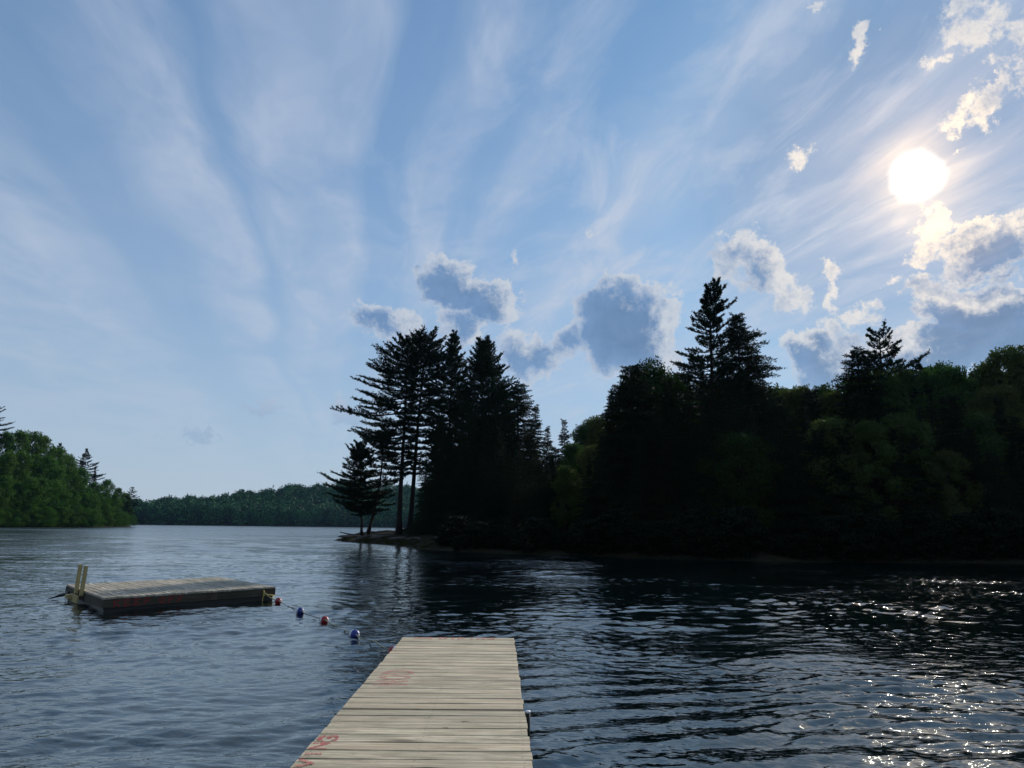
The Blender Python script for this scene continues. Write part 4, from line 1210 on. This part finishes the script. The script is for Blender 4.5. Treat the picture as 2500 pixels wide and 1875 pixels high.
# ---- the rest of the shore, by kind, bearing, depth and where the top shows in the picture
shore = [
    ('hemlock', 1305, 80, 988, 1.0), ('hemlock', 1335, 84, 1040, 1.0), ('hemlock', 1230, 78, 985, 1.1), ('hemlock', 1150, 76, 1000, 1.1),
    ('pine', 1205, 79, 905, 1.0), ('hemlock', 1075, 79, 985, 1.0), ('hemlock', 1055, 82, 1045, .9),
    ('hemlock', 1378, 92, 1022, .9), ('broad', 1425, 98, 1030, 1.0), ('broad', 1470, 96, 1008, 1.0), ('broad', 1400, 78, 1075, 1.1), ('broad', 1452, 74, 1080, 1.1),
    ('hemlock', 1350, 72, 1105, 1.2), ('hemlock', 1495, 58, 960, .9), ('broad', 1600, 62, 876, .9), ('hemlock', 1580, 57, 925, 1.0), ('broad', 1650, 64, 905, 1.0),
    ('hemlock', 1690, 56, 930, 1.1), ('hemlock', 1880, 58, 905, 1.0), ('hemlock', 1780, 54, 935, 1.1),
    ('broad', 1925, 62, 935, 1.0), ('broad', 1975, 60, 930, 1.0), ('broad', 2030, 62, 932, 1.0), ('hemlock', 2070, 58, 925, 1.0), ('hemlock', 1915, 54, 965, 1.1),
    ('pine', 2275, 60, 868, 1.2), ('broad', 2235, 58, 885, 1.0), ('broad', 2330, 60, 872, 1.0), ('broad', 2385, 58, 905, 1.0), ('hemlock', 2300, 54, 935, 1.0),
    ('broad', 1950, 59, 938, 1.0), ('hemlock', 2000, 57, 945, 1.0), ('broad', 2050, 58, 945, 1.0), ('broad', 2105, 60, 905, .9), ('broad', 2160, 58, 885, .9), ('broad', 2205, 56, 900, .9), ('broad', 2300, 58, 890, .9), ('broad', 2355, 57, 880, .9), ('hemlock', 2412, 58, 892, .9), ('hemlock', 1640, 58, 925, .9), ('broad', 1565, 62, 895, .8), ('hemlock', 1505, 57, 948, .8), ('broad', 1448, 100, 1015, .9),
    ('broad', 2440, 60, 876, .9), ('broad', 2500, 58, 832, 1.1), ('broad', 2570, 56, 850, 1.1), ('broad', 2460, 54, 930, 1.1), ('pine', 2640, 60, 820, 1.0),
]
front = [('hemlock', 1985, 51, 985), ('broad', 2045, 50, 1010), ('hemlock', 2100, 51, 960), ('hemlock', 2165, 51, 965), ('broad', 2225, 50, 1000), ('hemlock', 2270, 51, 985), ('hemlock', 2350, 51, 960), ('broad', 2405, 51, 1000), ('hemlock', 2470, 51, 965), ('hemlock', 1535, 53, 1010), ('hemlock', 1605, 52, 1000), ('hemlock', 1660, 52, 1000), ('hemlock', 1725, 52, 985), ('hemlock', 1790, 52, 1000), ('hemlock', 1850, 52, 985), ('hemlock', 1910, 51, 1010), ('hemlock', 1035, 80, 1100), ('hemlock', 1065, 77, 1070), ('hemlock', 1100, 80, 1000), ('hemlock', 1155, 78, 1010), ('hemlock', 1215, 72, 1040), ('hemlock', 1295, 74, 1050), ('hemlock', 1355, 66, 1090), ('hemlock', 1415, 62, 1115), ('hemlock', 1475, 58, 1075), ('hemlock', 1120, 74, 1060), ('hemlock', 1180, 70, 1085), ('hemlock', 1265, 64, 1075), ('hemlock', 1320, 60, 1120), ('broad', 1385, 60, 1130), ('hemlock', 1440, 56, 1110),
         ('hemlock', 1510, 53, 1045), ('hemlock', 1570, 51, 1060), ('hemlock', 1630, 51, 1040), ('hemlock', 1695, 51, 1050), ('hemlock', 1755, 50, 1070), ('broad', 1815, 50, 1050),
         ('hemlock', 1880, 50, 1060), ('hemlock', 1945, 49, 1050), ('hemlock', 2010, 49, 1045), ('hemlock', 2070, 49, 1030), ('broad', 2135, 49, 1015), ('hemlock', 2195, 49, 1040), ('hemlock', 2255, 49, 1050),
         ('broad', 2325, 49, 1090), ('hemlock', 2385, 49, 1040), ('hemlock', 2440, 48, 1100), ('hemlock', 2510, 49, 1010), ('broad', 2580, 49, 1000)]
back = [('hemlock', 1100 + 47 * k, 100 + (k * 37) % 22, None) for k in range(0)]
ordn = 'first second third fourth fifth sixth seventh eighth ninth tenth eleventh twelfth thirteenth fourteenth fifteenth sixteenth seventeenth eighteenth nineteenth twentieth'.split()
look = {'pine': 'dark pine', 'hemlock': 'dark hemlock', 'broad': 'leafy broadleaf tree', 'green': 'greener broadleaf tree'}
def ordinal(i): return ordn[i] if i < 20 else ('twenty-' + ordn[i - 20] if i < 29 else ('thirtieth' if i == 29 else 'thirty-' + ordn[i - 30]))
for rowname, rows, grp in (('skyline row', shore, 'trees along the skyline of the right shore'), ('waterside row', front, 'trees at the waterside of the right shore')):
    cnt = {}
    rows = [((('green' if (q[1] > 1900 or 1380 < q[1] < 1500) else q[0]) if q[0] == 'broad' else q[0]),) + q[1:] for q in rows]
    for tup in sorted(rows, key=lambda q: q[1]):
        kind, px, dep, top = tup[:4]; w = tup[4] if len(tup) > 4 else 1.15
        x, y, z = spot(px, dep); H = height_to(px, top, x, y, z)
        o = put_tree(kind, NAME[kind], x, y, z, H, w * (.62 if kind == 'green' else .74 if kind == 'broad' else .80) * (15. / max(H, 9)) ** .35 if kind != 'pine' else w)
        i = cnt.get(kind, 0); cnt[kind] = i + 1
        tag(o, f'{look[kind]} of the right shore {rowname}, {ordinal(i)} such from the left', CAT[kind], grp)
# deeper in the wood: seen only as the black mass between the others
for k in range(46):
    px = 1090 + k * 37 + rt.uniform(-14, 14); dep = rt.uniform(64, 84) + (22 if px < 1480 else 0)
    x, y, z = spot(px, dep); lim = np.interp(px, [1050, 1150, 1250, 1340, 1480, 1500, 1600, 1750, 1850, 1950, 2100, 2200, 2300, 2400, 2500, 2700], [1020, 960, 1010, 1090, 1060, 1000, 930, 900, 900, 960, 930, 900, 910, 930, 890, 880])
    H = height_to(px, lim + rt.uniform(0, 50), x, y, z)
    kind = 'broad' if rt.random() < .25 else 'hemlock'
    o = put_tree(kind, NAME[kind], x, y, z, H, 1.15)
    tag(o, 'dark tree deep in the black wood of the right shore behind the waterside trees', CAT[kind], 'trees deep in the dark wood')
# undergrowth that closes the wood near the ground
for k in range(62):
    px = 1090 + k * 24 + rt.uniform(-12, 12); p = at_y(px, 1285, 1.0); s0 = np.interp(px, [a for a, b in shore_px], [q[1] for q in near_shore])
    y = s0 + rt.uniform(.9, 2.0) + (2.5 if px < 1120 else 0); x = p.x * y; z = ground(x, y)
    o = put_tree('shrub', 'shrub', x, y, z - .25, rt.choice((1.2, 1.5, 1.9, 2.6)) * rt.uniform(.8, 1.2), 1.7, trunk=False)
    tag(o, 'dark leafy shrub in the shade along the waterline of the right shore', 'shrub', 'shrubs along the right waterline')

# ---- left bank
def lground(x, y): return float(left_h(np.array([[x]]), np.array([[y]]))[0, 0])
sky_px = [-300, -150, 0, 60, 92, 119, 160, 190, 225, 238, 266, 290, 313, 322]; sky_py = [1000, 1015, 1042, 1050, 1062, 1084, 1098, 1100, 1138, 1160, 1178, 1196, 1212, 1250]
lb = []
for row, (d0, n, frac) in enumerate(((6, 20, .50), (22, 18, .76), (42, 17, 1.0))):
    for k in range(n):
        px = -230 + (318 + 230) * (k + .5) / n + rt.uniform(-6, 6) + row * 4
        px = min(px, 312 - row * 6)
        x0, y0 = pol(px, 1.0)
        dist = np.interp(px, [-500, 0, 120, 230, 300, 318], [215, 255, 268, 285, 322, 345]) + d0
        lb.append((row, px, x0 * dist, y0 * dist, frac))
cnt = {}
rown = ['at the waterline of the left bank', 'halfway up the left bank', 'on the skyline of the left bank']
for row, px, x, y, frac in sorted(lb, key=lambda q: -q[1]):
    z = lground(x, y); top = np.interp(px, sky_px, sky_py); top = 1283 - (1283 - top) * (frac + rt.uniform(-.07, .0 if row == 2 else .07))
    H = height_to(px, top, x, y, z)
    if H < 5: H = 6
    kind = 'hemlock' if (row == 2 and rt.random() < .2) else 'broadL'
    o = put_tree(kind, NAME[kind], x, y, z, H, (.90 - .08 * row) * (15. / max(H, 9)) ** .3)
    i = cnt.get((row, kind), 0); cnt[(row, kind)] = i + 1
    tag(o, f'{"dark conifer" if kind == "hemlock" else "green leafy tree"} {rown[row]}, {ordinal(i)} from its right end', 'tree', 'trees covering the left bank')
for px, top, d0, lab in ((190, 1094, 60, 'dark pine with layered limbs above the leafy trees of the left bank'), (313, 1188, 12, 'small dark pine at the right end of the left bank'),
                         (-66, 965, 45, 'tall pine at the left picture edge whose limb tips show over the bank'), (122, 1080, 50, 'dark pine top left of the layered pine on the left bank')):
    x0, y0 = pol(px, 1.0); dist = np.interp(px, [-500, 0, 120, 230, 300, 318], [215, 255, 268, 285, 322, 345]) + d0
    x, y = x0 * dist, y0 * dist; z = lground(x, y); H = height_to(px, top, x, y, z)
    o = put_tree('pine', 'white_pine', x, y, z, H, .95, v=0); tag(o, lab, 'pine tree')
for k in range(26):
    px = -160 + 478 * k / 25; x0, y0 = pol(px, 1.0); dist = np.interp(px, [-500, 0, 120, 230, 300, 318], [215, 255, 268, 285, 322, 345]) + .2 + rt.uniform(0, 1.0)
    o = put_tree('broadL', 'shrub', x0 * dist, y0 * dist, .4, rt.uniform(4, 6.5), 1.5, trunk=False)
    tag(o, 'leafy shrub hanging over the waterline of the left bank', 'shrub', 'shrubs along the left waterline')

# ------------------------------------------------------------------ rocks and driftwood
def rock_mesh(seed, sx, sy, sz):
    rg = np.random.default_rng(seed); import bmesh
    bm = bmesh.new(); bmesh.ops.create_icosphere(bm, subdivisions=3, radius=1)
    pl = rg.normal(size=(9, 3)); pl /= np.linalg.norm(pl, axis=1, keepdims=True); off = rg.uniform(.62, .95, 9)
    for v in bm.verts:
        p = np.array(v.co)
        for q, o in zip(pl, off):
            e = p @ q - o
            if e > 0: p = p - q * e * .85
        p = p + .03 * np.sin(p * 9 + seed); v.co = (p[0] * sx, p[1] * sy, p[2] * sz)
    me = bpy.data.meshes.new('rock'); bm.to_mesh(me); bm.free(); me.materials.append(M_rock); return me
rocks = [(858, 84.0, 1.5, .8, .22, 'low dark ledge of rock at the very tip of the point'), (905, 80.5, 2.4, 1.2, .42, 'large flat rock below the leaning pine of the point'),
         (935, 78.0, 1.7, 1.0, .45, 'broad low rock on the bank right of the leaning pine'), (975, 74.5, 1.6, .9, .45, 'brownish rock halfway along the sloping bank of the point'),
         (1010, 70.0, 1.3, .8, .38, 'dark rock where the bank of the point meets black shade'), (1085, 62.5, 1.0, .8, .5, 'small dark rock at the waterline left of the pale log')]
for i, (px, dep, a, b, c, lab) in enumerate(rocks):
    x, y, z = spot(px, dep); z = max(z, -.1)
    o = link('rock', rock_mesh(i + 5, a, b, c), None, (x, y, z - .05), (0, 0, i * 1.3)); tag(o, lab, 'rock', 'rocks along the point')
def build_grass():
    rg = np.random.default_rng(9); o = Leaves(); P = []
    for px in rg.uniform(835, 1060, 5200):
        s0 = np.interp(px, [a for a, b in shore_px], [q[1] for q in near_shore]); y = s0 + rg.uniform(.1, 1.0) ** 1.6 * 7
        p = at_y(px, 1285, 1.0); P.append((p.x * y, y))
    P = np.array(P); z = land_h(P[:, 0], P[:, 1]); n = vnoise(P[:, 0], P[:, 1], 2.2, 77)
    k = (z > .02) & (n > .35); Q = np.stack([P[k, 0], P[k, 1], z[k] - .02], -1)
    o.blades(Q, np.tile(np.array([[0, 0, 1.]]), (len(Q), 1)), 6, .20, .03, .35, rg)
    me = o.mesh('grass', M_grass)
    tag(link('bank_grass', me), 'olive grass growing on the low bank of the point', 'grass', kind='stuff')
build_grass()
def log(name, pts, rs, lab, mat=M_log):
    mb = MB(); mb.tube(pts, rs, 7); tag(link(name, mb.mesh(name, mat, True)), lab, 'log')
a = at_y(830, 1299, 87.5); b = at_y(868, 1306, 86)
log('fallen_branch', [(a.x, a.y, a.z), ((a.x * .6 + b.x * .4), a.y, a.z - .18), (b.x, b.y, b.z), (b.x + .6, b.y, b.z - .1)], [.05, .07, .09, .10], 'bare fallen branch sticking out left over the water at the tip', M_bark)
a = at_y(881, 1326, 80.5); b = at_y(895, 1301, 82.5)
log('leaning_stick', [a, b], [.05, .035], 'thin stick leaning from the water against the bank of the point', M_bark)
a = on_z(1120, 1327, 1.1); 
a = at_y(1122, 1330, 62); b = at_y(1156, 1315, 66)
log('driftwood_log', [(a.x, a.y, a.z), ((a.x + b.x) / 2, 64, (a.z + b.z) / 2 + .06), (b.x, b.y, b.z)], [.13, .11, .06], 'pale driftwood log lying up the dark bank right of the point')
